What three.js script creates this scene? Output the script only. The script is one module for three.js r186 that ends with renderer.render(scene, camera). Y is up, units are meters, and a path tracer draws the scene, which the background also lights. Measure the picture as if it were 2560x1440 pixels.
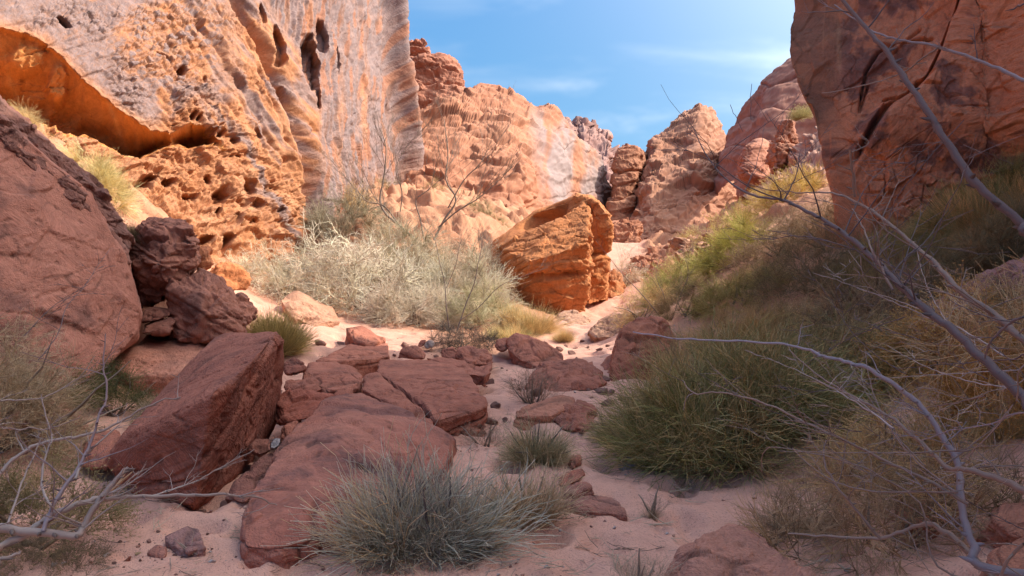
import * as THREE from 'three';
import { ConvexHull } from 'three/addons/math/ConvexHull.js';
import { mergeGeometries } from 'three/addons/utils/BufferGeometryUtils.js';

// ---------------------------------------------------------------- camera, sky, sun, exposure
const FOCAL = 1861, CX = 1280, HORIZON = 650, EYE = 1.6;             // a 26 mm phone lens held 1.6 m above the sand, looking slightly down
const scene = new THREE.Scene();
const camera = new THREE.PerspectiveCamera(42.3, 16 / 9, 0.05, 1500);
camera.position.set(0, EYE, 0);
camera.rotation.x = -Math.atan((720 - HORIZON) / FOCAL);
const SUN = new THREE.Vector3(0.69, 0.70, -0.12).normalize();
const sun = new THREE.DirectionalLight(new THREE.Color(1.0, 0.93, 0.79), 2.0);
sun.position.copy(SUN).multiplyScalar(120);
sun.castShadow = true; sun.shadow.radius = 1;
Object.assign(sun.shadow.camera, { left: -60, right: 60, top: 60, bottom: -60, near: 1, far: 300 });
sun.shadow.mapSize.set(4096, 4096);
scene.add(sun, sun.target);
const renderer = new THREE.WebGLRenderer({ antialias: true });
renderer.shadowMap.enabled = true;
renderer.toneMapping = THREE.LinearToneMapping;
renderer.toneMappingExposure = 3.35;

// ---------------------------------------------------------------- numbers
function rng(seed) { let a = seed >>> 0; return () => { a = (a + 0x6D2B79F5) | 0; let t = Math.imul(a ^ (a >>> 15), 1 | a); t = (t + Math.imul(t ^ (t >>> 7), 61 | t)) ^ t; return ((t ^ (t >>> 14)) >>> 0) / 4294967296; }; }
const PERM = new Uint8Array(512), GX = new Float32Array(256), GY = new Float32Array(256), GZ = new Float32Array(256), RV = new Float32Array(256);
{ const r = rng(77); const p = [...Array(256).keys()]; for (let i = 255; i > 0; i--) { const j = Math.floor(r() * (i + 1)); [p[i], p[j]] = [p[j], p[i]]; }
  for (let i = 0; i < 512; i++) PERM[i] = p[i & 255];
  for (let i = 0; i < 256; i++) { const z = r() * 2 - 1, a = r() * 6.2832, q = Math.sqrt(1 - z * z); GX[i] = q * Math.cos(a); GY[i] = q * Math.sin(a); GZ[i] = z; RV[i] = r(); } }
const lerp = (a, b, t) => a + (b - a) * t, clamp = (x, a = 0, b = 1) => x < a ? a : x > b ? b : x;
const sst = (a, b, x) => { const t = clamp((x - a) / (b - a)); return t * t * (3 - 2 * t); };
const hash1 = (i) => RV[PERM[(i & 255)]], hash2 = (i, j) => RV[PERM[(PERM[i & 255] + j) & 255]];
function n3(x, y, z) {
  const X = Math.floor(x), Y = Math.floor(y), Z = Math.floor(z), fx = x - X, fy = y - Y, fz = z - Z;
  const u = fx * fx * fx * (fx * (fx * 6 - 15) + 10), v = fy * fy * fy * (fy * (fy * 6 - 15) + 10), w = fz * fz * fz * (fz * (fz * 6 - 15) + 10);
  const g = (i, j, k) => { const h = PERM[(PERM[(PERM[(X + i) & 255] + Y + j) & 255] + Z + k) & 255]; return GX[h] * (fx - i) + GY[h] * (fy - j) + GZ[h] * (fz - k); };
  return 1.6 * lerp(lerp(lerp(g(0, 0, 0), g(1, 0, 0), u), lerp(g(0, 1, 0), g(1, 1, 0), u), v), lerp(lerp(g(0, 0, 1), g(1, 0, 1), u), lerp(g(0, 1, 1), g(1, 1, 1), u), v), w);
}
function fbm(x, y, z, oct = 4, gain = 0.5) { let a = 1, s = 0, t = 0; for (let i = 0; i < oct; i++) { s += a * n3(x, y, z); t += a; a *= gain; x = x * 2.03 + 17.1; y = y * 2.03 - 9.7; z = z * 2.03 + 5.3; } return s / t; }
function ridged(x, y, z, oct = 3) { let a = 1, s = 0, t = 0; for (let i = 0; i < oct; i++) { s += a * (1 - Math.abs(n3(x, y, z))); t += a; a *= 0.5; x = x * 2.1 + 7; y = y * 2.1 + 3; z = z * 2.1 - 4; } return s / t; }
const W = { f1: 0, f2: 0, id: 0 };                                       // nearest and second nearest cell of a jittered lattice
function worley(x, y, z) {
  const X = Math.floor(x), Y = Math.floor(y), Z = Math.floor(z); let f1 = 9, f2 = 9, id = 0;
  for (let k = -1; k < 2; k++) for (let j = -1; j < 2; j++) for (let i = -1; i < 2; i++) {
    const h = PERM[(PERM[(PERM[(X + i) & 255] + Y + j) & 255] + Z + k) & 255];
    const dx = X + i + RV[h] - x, dy = Y + j + RV[(h + 71) & 255] - y, dz = Z + k + RV[(h + 149) & 255] - z, d = dx * dx + dy * dy + dz * dz;
    if (d < f1) { f2 = f1; f1 = d; id = h; W.x = dx; W.y = dy; W.z = dz; } else if (d < f2) f2 = d;
  }
  W.f1 = Math.sqrt(f1); W.f2 = Math.sqrt(f2); W.id = id; return W;
}
// broken rock: each cell is a flat facet with its own height and tilt
function shards(x, y, z, sharp = 0.10, gap = 0.30, tilt = 1.5) { const w = worley(x, y, z), k = w.id, e = sst(0, sharp, w.f2 - w.f1); return ((RV[k] - 0.5) * 0.9 + (w.x * (RV[(k + 31) & 255] - 0.5) + w.y * (RV[(k + 93) & 255] - 0.5) + w.z * (RV[(k + 201) & 255] - 0.5)) * tilt) * e - gap * (1 - e); }
const V = (x, y, z) => new THREE.Vector3(x, y, z);
const COSP = Math.cos(camera.rotation.x), SINP = Math.sin(camera.rotation.x);
function P(px, py, d) {                                                  // where the photograph's point stands, d metres ahead
  const x = (px - CX) / FOCAL, v = -(py - 720) / FOCAL, y = v * COSP + SINP, z = v * SINP - COSP, k = d / -z;
  return V(x * k, EYE + y * k, -d);
}
function pw(table) { return (x) => { if (x <= table[0][0]) return table[0][1]; for (let i = 1; i < table.length; i++) if (x <= table[i][0]) return lerp(table[i - 1][1], table[i][1], (x - table[i - 1][0]) / (table[i][0] - table[i - 1][0])); return table[table.length - 1][1]; }; }
function segDist(x, y, pts) { let m = 1e9; for (let i = 1; i < pts.length; i++) { const [ax, ay] = pts[i - 1], [bx, by] = pts[i], dx = bx - ax, dy = by - ay, t = clamp(((x - ax) * dx + (y - ay) * dy) / (dx * dx + dy * dy)); m = Math.min(m, Math.hypot(x - ax - t * dx, y - ay - t * dy)); } return m; }

// ---------------------------------------------------------------- the sky: blue with a few cirrus wisps, plus added brightness round the sun
{
  const w = 2048, h = 1024, d = new Float32Array(w * h * 4);
  for (let j = 0; j < h; j++) {
    const el = ((j + 0.5) / h - 0.5) * Math.PI, y = Math.sin(el), c = Math.cos(el);
    for (let i = 0; i < w; i++) {
      const th = ((i + 0.5) / w - 0.5) * 2 * Math.PI, x = c * Math.cos(th), z = c * Math.sin(th);
      const up = Math.max(y, 0), t = Math.pow(1 - up, 3.4);
      let r = lerp(0.024, 0.105, t), g = lerp(0.095, 0.215, t), b = lerp(0.236, 0.298, t);
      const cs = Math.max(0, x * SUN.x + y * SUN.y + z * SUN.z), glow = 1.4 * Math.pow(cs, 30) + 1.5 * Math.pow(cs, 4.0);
      r += glow; g += glow * 0.92; b += glow * 0.80;  // broad sun glow, added as extra fill for the shaded ground
      // thin cirrus; its thickening and brightening towards the sun is added to lift the shade
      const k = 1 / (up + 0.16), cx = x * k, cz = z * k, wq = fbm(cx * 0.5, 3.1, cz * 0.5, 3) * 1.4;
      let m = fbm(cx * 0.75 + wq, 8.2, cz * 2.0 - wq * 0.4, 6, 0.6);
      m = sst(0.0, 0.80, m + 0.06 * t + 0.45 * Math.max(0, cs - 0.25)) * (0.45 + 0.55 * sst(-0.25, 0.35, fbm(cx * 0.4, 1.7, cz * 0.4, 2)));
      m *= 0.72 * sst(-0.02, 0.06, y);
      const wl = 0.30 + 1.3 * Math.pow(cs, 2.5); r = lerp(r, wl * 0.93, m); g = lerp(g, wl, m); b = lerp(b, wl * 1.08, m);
      if (y < 0) { const q = sst(0, -0.12, y); r = lerp(r, 0.25, q); g = lerp(g, 0.15, q); b = lerp(b, 0.10, q); }
      const o = (j * w + i) * 4; d[o] = r; d[o + 1] = g; d[o + 2] = b; d[o + 3] = 1;
    }
  }
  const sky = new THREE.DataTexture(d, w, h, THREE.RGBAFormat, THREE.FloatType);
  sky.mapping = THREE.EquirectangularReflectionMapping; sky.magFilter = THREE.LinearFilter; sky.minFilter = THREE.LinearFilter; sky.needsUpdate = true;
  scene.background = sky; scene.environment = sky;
}

// ---------------------------------------------------------------- names, things
const taken = new Map();
function numbered(name) { const n = taken.get(name) ?? 0; taken.set(name, n + 1); return n ? name + '_' + String(n).padStart(3, '0') : name; }
function tag(o, label, category, group, kind) { o.userData.label = label; o.userData.category = category; if (group) o.userData.group = group; if (kind) o.userData.kind = kind; return o; }
function cast(m) { m.castShadow = m.receiveShadow = true; return m; }
function addMesh(name, geo, mat, parent = scene) { const m = cast(new THREE.Mesh(geo, mat)); m.name = parent === scene ? numbered(name) : name; parent.add(m); return m; }
function base(name, pos) { const g = new THREE.Group(); g.name = numbered(name); g.position.copy(pos); scene.add(g); return g; }

// ---------------------------------------------------------------- surfaces
function tile(n, f) { const d = new Uint8Array(n * n * 4); for (let j = 0; j < n; j++) for (let i = 0; i < n; i++) { const v = f(i / n, j / n), o = (j * n + i) * 4; d[o] = clamp(v[0]) * 255; d[o + 1] = clamp(v[1]) * 255; d[o + 2] = clamp(v[2]) * 255; d[o + 3] = 255; }
  const t = new THREE.DataTexture(d, n, n); t.wrapS = t.wrapT = THREE.RepeatWrapping; t.magFilter = THREE.LinearFilter; t.minFilter = THREE.LinearMipmapLinearFilter; t.generateMipmaps = true; t.needsUpdate = true; return t; }
// noise on a torus so that the tile repeats without a seam
function tor(u, v, f, seed, oct) { const a = u * 6.28318, b = v * 6.28318, k = f / 6.28318; return fbm(Math.cos(a) * k + seed, Math.sin(a) * k + Math.cos(b) * k * 0.9, Math.sin(b) * k - seed, oct); }
const rockGrain = tile(512, (u, v) => { const a = tor(u, v, 14, 3.3, 5), b = tor(u, v, 60, 9.1, 3), s = tor(u * 1, v * 1, 5, 1.7, 2); let q = 0.84 + a * 0.22 + b * 0.26 + s * 0.06; if (b > 0.36) q -= 0.16; return [q, q * 0.985, q * 0.97]; });
const rockBump = tile(512, (u, v) => { const a = tor(u, v, 16, 4.4, 5), b = tor(u, v, 80, 2.1, 3); const q = 0.5 + a * 0.35 + b * 0.25; return [q, q, q]; });
const sandGrain = tile(512, (u, v) => { const a = tor(u, v, 9, 6.3, 4), b = tor(u, v, 130, 2.2, 2), c = tor(u, v, 90, 7.7, 2); let q = 0.87 + a * 0.10 + b * 0.16; if (c > 0.36) q -= 0.34; return [q, q, q]; });
const sandBump = tile(512, (u, v) => { const a = tor(u, v, 24, 6.9, 4), b = tor(u, v, 110, 2.6, 2); const q = 0.5 + a * 0.3 + b * 0.25; return [q, q, q]; });
for (const t of [rockGrain, sandGrain]) t.colorSpace = THREE.NoColorSpace;
const rockMat = new THREE.MeshStandardMaterial({ name: 'sandstone', vertexColors: true, roughness: 0.93, map: rockGrain, bumpMap: rockBump, bumpScale: 0.028 });
const farRockMat = new THREE.MeshStandardMaterial({ name: 'far_sandstone', vertexColors: true, roughness: 0.95 });
const sandMat = new THREE.MeshStandardMaterial({ name: 'sand', vertexColors: true, roughness: 0.97, map: sandGrain, bumpMap: sandBump, bumpScale: 0.014 });
const twigMat = new THREE.MeshStandardMaterial({ name: 'twig', vertexColors: true, roughness: 0.85 });
const barkMat = new THREE.MeshStandardMaterial({ name: 'bark', vertexColors: true, roughness: 0.75 });

// ---------------------------------------------------------------- curved sheets: a cliff or hillside from rows of points
const cr = (a, b, c, d, t) => 0.5 * (2 * b + (c - a) * t + (2 * a - 5 * b + 4 * c - d) * t * t + (3 * b - a - 3 * c + d) * t * t * t);
const PUSH = new THREE.Vector3();                                          // a second offset a sheet's relief may ask for (deep hollows)
function spread(n, w) { const acc = [0]; for (const q of w) acc.push(acc[acc.length - 1] + q); const tot = acc[acc.length - 1], o = []; let k = 0; for (let i = 0; i <= n; i++) { const x = i / n * tot; while (k < w.length - 1 && x > acc[k + 1]) k++; o.push(Math.min(k + (x - acc[k]) / w[k], w.length - 1e-9)); } return o; }
function sheet({ rows, nu, nv, disp, color, mat, q = 1, uw = null, vw = null, along = [0.4, -0.9] }) {
  nu = Math.round(nu * q); nv = Math.round(nv * q);
  const R = rows.length, C = rows[0].length, n = (nu + 1) * (nv + 1);
  const B = new Float32Array(n * 3), S = new Float32Array(n * 2), at = (r, c) => rows[clamp(r, 0, R - 1)][clamp(c, 0, C - 1)];
  const tmp = [0, 0, 0, 0, 0], us = uw && spread(nu, uw), vs = vw && spread(nv, vw);
  for (let j = 0; j <= nv; j++) { const v = vs ? vs[j] : j / nv * (R - 1), r = Math.min(Math.floor(v), R - 2), tv = v - r;
    for (let i = 0; i <= nu; i++) { const u = us ? us[i] : i / nu * (C - 1), c = Math.min(Math.floor(u), C - 2), tu = u - c;
      for (let k = 0; k < 5; k++) { const e = []; for (let a = -1; a < 3; a++) e.push(cr(at(r + a, c - 1)[k], at(r + a, c)[k], at(r + a, c + 1)[k], at(r + a, c + 2)[k], tu)); tmp[k] = cr(e[0], e[1], e[2], e[3], tv); }
      const o = j * (nu + 1) + i; B[o * 3] = tmp[0]; B[o * 3 + 1] = tmp[1]; B[o * 3 + 2] = tmp[2]; S[o * 2] = tmp[3]; S[o * 2 + 1] = tmp[4]; } }
  const pos = new Float32Array(n * 3), col = new Float32Array(n * 3), uv = new Float32Array(n * 2), N = V(), a = V(), b = V(), p = V();
  for (let j = 0; j <= nv; j++) for (let i = 0; i <= nu; i++) {
    const o = j * (nu + 1) + i, iw = Math.min(i + 2, nu), ie = Math.max(i - 2, 0), jn = Math.min(j + 2, nv), js = Math.max(j - 2, 0);
    a.fromArray(B, (j * (nu + 1) + iw) * 3).sub(p.fromArray(B, (j * (nu + 1) + ie) * 3)); b.fromArray(B, (jn * (nu + 1) + i) * 3).sub(p.fromArray(B, (js * (nu + 1) + i) * 3));
    N.crossVectors(b, a).normalize(); p.fromArray(B, o * 3);
    PUSH.set(0, 0, 0); const h = disp(S[o * 2], S[o * 2 + 1], p, N), c = color(S[o * 2], S[o * 2 + 1], p, h);
    pos[o * 3] = p.x + N.x * h + PUSH.x; pos[o * 3 + 1] = p.y + N.y * h + PUSH.y; pos[o * 3 + 2] = p.z + N.z * h + PUSH.z;
    col[o * 3] = c[0]; col[o * 3 + 1] = c[1]; col[o * 3 + 2] = c[2];
    uv[o * 2] = (p.x * along[0] + p.z * along[1]) / 1.1; uv[o * 2 + 1] = p.y / 1.1;
  }
  const idx = new Uint32Array(nu * nv * 6); let k = 0;
  for (let j = 0; j < nv; j++) for (let i = 0; i < nu; i++) { const o = j * (nu + 1) + i, r = o + nu + 1; idx[k++] = o; idx[k++] = r; idx[k++] = o + 1; idx[k++] = o + 1; idx[k++] = r; idx[k++] = r + 1; }
  const g = new THREE.BufferGeometry(); g.setAttribute('position', new THREE.BufferAttribute(pos, 3)); g.setAttribute('color', new THREE.BufferAttribute(col, 3)); g.setAttribute('uv', new THREE.BufferAttribute(uv, 2)); g.setIndex(new THREE.BufferAttribute(idx, 1)); g.computeVertexNormals();
  return g;
}
const ctl = (px, py, d) => { const p = P(px, py, d); return [p.x, p.y, p.z, px, py]; };
const wctl = (x, y, z, s, t) => [x, y, z, s, t];
const mixc = (a, b, t) => [lerp(a[0], b[0], t), lerp(a[1], b[1], t), lerp(a[2], b[2], t)];
const mulc = (a, k) => [a[0] * k, a[1] * k, a[2] * k];
// a hill or ridge from its skyline and its foot, closed behind
function ridgeSheet(sky, foot, { bulge = 1, mid = 3, back = 8, drop = 8, ...o }) {
  const rows = [];
  rows.push(sky.map(([x, y, d]) => { const p = P(x, y, d); return [p.x, p.y - drop, p.z - back, x, y - 120]; }));
  rows.push(sky.map(([x, y, d]) => { const p = P(x, y, d); return [p.x, p.y - drop * 0.18, p.z - back * 0.45, x, y - 40]; }));
  rows.push(sky.map(([x, y, d]) => ctl(x, y, d)));
  for (let k = 1; k <= mid; k++) { const t = k / (mid + 1); rows.push(sky.map(([x, y, d], i) => { const [fx, fy, fd] = foot[i]; return ctl(lerp(x, fx, t), lerp(y, fy, t), lerp(d, fd, t) - bulge * Math.sin(Math.PI * t)); })); }
  rows.push(foot.map(([x, y, d]) => ctl(x, y, d)));
  return sheet({ rows, ...o });
}
// bedding: ledges of uneven depth across direction dir
function beds(p, dir, freq, warp = 0.35, seed = 0) {
  const q = (p.x * dir[0] + p.y * dir[1] + p.z * dir[2]) * freq + warp * n3(p.x * 0.35 * freq ** 0.5 + seed, p.y * 0.35, p.z * 0.35) + seed * 13.7;
  const c = Math.floor(q), f = q - c, h0 = hash1(c * 7 + 3), h1 = hash1((c + 1) * 7 + 3), e = sst(0.72, 1, f);
  return lerp(h0, h1, e) - 0.5 - 0.55 * Math.exp(-(((f - 0.93) / 0.07) ** 2)) * hash1(c * 13 + 5);
}

// ---------------------------------------------------------------- boulders: a convex body with rounded edges, finely divided, weathered
function hullGeo(pts, { round = 0.05, L = 2.4, minL = 0.012, disp, color, local = null, mat }) {
  const hull = new ConvexHull().setFromPoints(pts), planes = [], verts = [], vid = new Map(), tris = [];
  const cen = V(); for (const p of pts) cen.addScaledVector(p, 1 / pts.length);
  for (const f of hull.faces) {
    const ids = []; let e = f.edge; do { const p = e.head().point; if (!vid.has(p)) { vid.set(p, verts.length / 3); verts.push(p.x, p.y, p.z); } ids.push(vid.get(p)); e = e.next; } while (e !== f.edge);
    for (let i = 2; i < ids.length; i++) tris.push(ids[0], ids[i - 1], ids[i]);
    const c = f.normal.dot(f.midpoint);
    if (!planes.some((q) => q[0] * f.normal.x + q[1] * f.normal.y + q[2] * f.normal.z > 0.985)) planes.push([f.normal.x, f.normal.y, f.normal.z, c]);
  }
  const cam = V(0, EYE, 0);
  let T = tris;
  for (let pass = 0; pass < 14; pass++) {
    const mids = new Map(), N = 4194304, out = []; let split = false;
    const long = (a, b) => {
      const k = a < b ? a * N + b : b * N + a; let m = mids.get(k); if (m !== undefined) return m;
      const ax = verts[a * 3], ay = verts[a * 3 + 1], az = verts[a * 3 + 2], bx = verts[b * 3], by = verts[b * 3 + 1], bz = verts[b * 3 + 2];
      const l = Math.hypot(ax - bx, ay - by, az - bz), mx = (ax + bx) / 2, my = (ay + by) / 2, mz = (az + bz) / 2, vx = mx, vy = my - EYE, vz = mz, dd = Math.hypot(vx, vy, vz);
      const ox = mx - cen.x, oy = my - cen.y, oz = mz - cen.z, face = (ox * vx + oy * vy + oz * vz) / (dd * (Math.hypot(ox, oy, oz) + 1e-6));
      const want = Math.max(minL, dd / 744 * L) * (face > 0.15 || my < -0.08 || Math.abs(mx) > -mz * 0.74 + 0.25 || my > EYE - mz * 0.40 || my < EYE + mz * 0.44 - 0.1 ? 5 : 1);
      m = -1; if (l > want) { m = verts.length / 3; verts.push(mx, my, mz); split = true; }
      mids.set(k, m); return m;
    };
    for (let i = 0; i < T.length; i += 3) {
      const a = T[i], b = T[i + 1], c = T[i + 2], ab = long(a, b), bc = long(b, c), ca = long(c, a), n = (ab >= 0) + (bc >= 0) + (ca >= 0);
      if (n === 0) out.push(a, b, c);
      else if (n === 3) out.push(a, ab, ca, ab, b, bc, ca, bc, c, ab, bc, ca);
      else if (n === 1) { if (ab >= 0) out.push(a, ab, c, ab, b, c); else if (bc >= 0) out.push(a, b, bc, a, bc, c); else out.push(a, b, ca, ca, b, c); }
      else if (ab < 0) out.push(a, b, bc, a, bc, ca, ca, bc, c);
      else if (bc < 0) out.push(a, ab, ca, ab, b, c, ab, c, ca);
      else out.push(ab, b, bc, a, ab, bc, a, bc, c);
    }
    T = out; if (!split) break;
  }
  const n = verts.length / 3, pos = new Float32Array(n * 3), col = new Float32Array(n * 3), k = 2.2 / round, NP = planes.length, ex = new Float64Array(NP);
  const p = V(), g = V(), loc = V();
  for (let i = 0; i < n; i++) {
    p.set(verts[i * 3], verts[i * 3 + 1], verts[i * 3 + 2]);
    for (let it = 0; it < 3; it++) {
      let mx = -1e9; for (let q = 0; q < NP; q++) { const w = planes[q]; ex[q] = w[0] * p.x + w[1] * p.y + w[2] * p.z - w[3]; if (ex[q] > mx) mx = ex[q]; }
      let s = 0; g.set(0, 0, 0); for (let q = 0; q < NP; q++) { const e = Math.exp(k * (ex[q] - mx)); s += e; g.x += e * planes[q][0]; g.y += e * planes[q][1]; g.z += e * planes[q][2]; }
      const F = mx + Math.log(s) / k; g.multiplyScalar(1 / s); const l2 = Math.max(g.lengthSq(), 0.05); p.addScaledVector(g, -F / l2);
    }
    g.normalize(); loc.copy(p).sub(cen);
    const h = disp(p, g, loc), c = color(p, g, loc, h);
    p.addScaledVector(g, h);
    pos[i * 3] = p.x; pos[i * 3 + 1] = p.y; pos[i * 3 + 2] = p.z; col[i * 3] = c[0]; col[i * 3 + 1] = c[1]; col[i * 3 + 2] = c[2];
  }
  // smooth normals, then a box-projected uv in metres: vertices where the projection changes are doubled
  const nor = new Float32Array(n * 3), nT = T.length, ax = new Uint8Array(nT / 3);
  for (let i = 0; i < nT; i += 3) { const A = T[i] * 3, B = T[i + 1] * 3, C = T[i + 2] * 3, ux = pos[B] - pos[A], uy = pos[B + 1] - pos[A + 1], uz = pos[B + 2] - pos[A + 2], vx = pos[C] - pos[A], vy = pos[C + 1] - pos[A + 1], vz = pos[C + 2] - pos[A + 2], nx = uy * vz - uz * vy, ny = uz * vx - ux * vz, nz = ux * vy - uy * vx; for (const o of [A, B, C]) { nor[o] += nx; nor[o + 1] += ny; nor[o + 2] += nz; } }
  for (let i = 0; i < nT; i += 3) { let x = 0, y = 0, z = 0; for (let q = 0; q < 3; q++) { const o = T[i + q] * 3; x += nor[o]; y += nor[o + 1]; z += nor[o + 2]; } x = Math.abs(x); y = Math.abs(y); z = Math.abs(z); ax[i / 3] = x > y && x > z ? 0 : y > z ? 1 : 2; }
  const slot = [new Int32Array(n).fill(-1), new Int32Array(n).fill(-1), new Int32Array(n).fill(-1)], idx = new Uint32Array(nT), P2 = [], N2 = [], C2 = [], U2 = []; let m = 0;
  for (let i = 0; i < nT; i++) { const v = T[i], s = slot[ax[(i / 3) | 0]]; if (s[v] < 0) { s[v] = m++; const o = v * 3, k = ax[(i / 3) | 0], X = pos[o], Y = pos[o + 1], Z = pos[o + 2]; P2.push(X, Y, Z); const l = Math.hypot(nor[o], nor[o + 1], nor[o + 2]) || 1; N2.push(nor[o] / l, nor[o + 1] / l, nor[o + 2] / l); C2.push(col[o], col[o + 1], col[o + 2]); U2.push((k === 0 ? Z : X) / 0.9, (k === 1 ? Z : Y) / 0.9); } idx[i] = s[v]; }
  const geo = new THREE.BufferGeometry(); for (const [k, l, w] of [['position', P2, 3], ['normal', N2, 3], ['color', C2, 3], ['uv', U2, 2]]) geo.setAttribute(k, new THREE.BufferAttribute(Float32Array.from(l), w)); geo.setIndex(new THREE.BufferAttribute(idx, 1));
  return geo;
}
const RED = [0.225, 0.075, 0.047], PINK = [0.33, 0.13, 0.085], DARK = [0.12, 0.052, 0.042], ORANGE = [0.44, 0.165, 0.060], PALE = [0.50, 0.235, 0.120], GREYV = [0.200, 0.148, 0.150];
// weathered sandstone: bedding ledges on the side faces, flat broken facets, chips and grain; amounts in metres
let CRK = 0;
function weather({ seed = 1, bed = 0.02, freq = 6, dir = [0.2, 0.95, 0.2], lump = 0.05, size = 0.8, chip = 0.02, chipSize = 0.35, fine = 0.004, crack = 0.25, c1 = RED, c2 = PINK, c3 = DARK, stain = 0.3, streak = 0.35, scuff = 0.25, crackW = 0.022 }) {
  const dl = Math.hypot(...dir), D = dir.map((q) => q / dl);
  const side = (n) => { const q = Math.abs(n.x * D[0] + n.y * D[1] + n.z * D[2]); return 1 - sst(0.45, 0.9, q); };
  return {
    disp: (p, n) => {
      let h = lump * fbm(p.x / size + seed * 3.1, p.y / size - seed, p.z / size + seed * 1.7, 3);
      const sd = side(n);
      if (bed) h += bed * beds(p, D, freq, 0.4, seed) * (0.25 + 1.1 * sd) + bed * 0.5 * sd * beds(p, D, freq * 2.7, 0.4, seed + 3);
      if (chip) { const q = 0.25 * n3(p.x * 2 / chipSize * 0.3, p.y * 2, p.z * 2), s = 1 / chipSize; h += chip * 1.5 * shards(p.x * s + seed + q, p.y * s * 1.4, p.z * s - seed, 0.045, crack, 2.0) + chip * 0.7 * shards(p.x * s * 2.7 + q, p.y * s * 3.6 + seed, p.z * s * 2.7, 0.06, crack, 2.0); }
      // thin joints and parted bedding planes
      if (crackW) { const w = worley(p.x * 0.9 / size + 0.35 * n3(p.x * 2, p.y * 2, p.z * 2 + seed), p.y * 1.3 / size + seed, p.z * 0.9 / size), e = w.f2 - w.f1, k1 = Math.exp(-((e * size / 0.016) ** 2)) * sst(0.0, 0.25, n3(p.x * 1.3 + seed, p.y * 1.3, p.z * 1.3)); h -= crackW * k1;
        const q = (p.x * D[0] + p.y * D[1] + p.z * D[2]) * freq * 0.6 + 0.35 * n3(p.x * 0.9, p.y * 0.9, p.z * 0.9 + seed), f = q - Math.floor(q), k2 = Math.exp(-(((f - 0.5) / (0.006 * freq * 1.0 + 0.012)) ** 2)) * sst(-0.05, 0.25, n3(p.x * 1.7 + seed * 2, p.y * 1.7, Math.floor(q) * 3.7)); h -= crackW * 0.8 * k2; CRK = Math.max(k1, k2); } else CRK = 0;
      return h + fine * 1.4 * fbm(p.x * 24 + seed, p.y * 28, p.z * 24, 3) - fine * 3 * sst(0.42, 0.62, n3(p.x * 9, p.y * 15 + seed, p.z * 9));
    },
    color: (p, n, l, h) => {
      const sd = side(n), q = (p.x * D[0] + p.y * D[1] + p.z * D[2]) * freq + 0.3 * n3(p.x, p.y, p.z + seed);
      const s = 0.5 * n3(q * 0.7 + seed, p.x * 0.5, p.z * 0.5 + seed) + (0.25 + 0.4 * sd) * n3(q * 2.6, p.x * 0.5 + seed, p.z * 0.5) + 0.3 * sd * n3(q * 7, p.x * 0.6, p.z * 0.6), f = fbm(p.x * 2.2 + seed * 5, p.y * 2.2, p.z * 2.2, 4);
      let c = mixc(c1, c2, clamp(0.5 + streak * s * 2 + 0.55 * f));
      const d = sst(0.04, 0.34, fbm(p.x * 1.5 - seed * 2, p.y * 1.8, p.z * 1.5 + seed, 5, 0.62));
      c = mixc(c, c3, (stain >= 1 ? sst(-0.06, 0.30, fbm(p.x * 1.1 - seed * 2, p.y * 1.8, p.z * 1.1 + seed, 6, 0.66)) * 0.75 : d * stain));
      const sc = sst(0.16, 0.42, fbm(p.x * 3.2 + seed, p.y * 4.5, p.z * 3.2 - seed, 5, 0.65)) * scuff; c = mixc(c, [Math.min(0.75, c2[0] * 1.35), c2[1] * 1.5, c2[2] * 1.55], sc);
      c = mulc(c, 1 - 0.4 * sst(0.45, 0.62, n3(p.x * 9, p.y * 15 + seed, p.z * 9)) * stain);
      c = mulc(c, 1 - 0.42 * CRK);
      return mulc(c, 1 + 0.20 * fbm(p.x * 14, p.y * 18 + seed, p.z * 14, 3));
    },
  };
}

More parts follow.
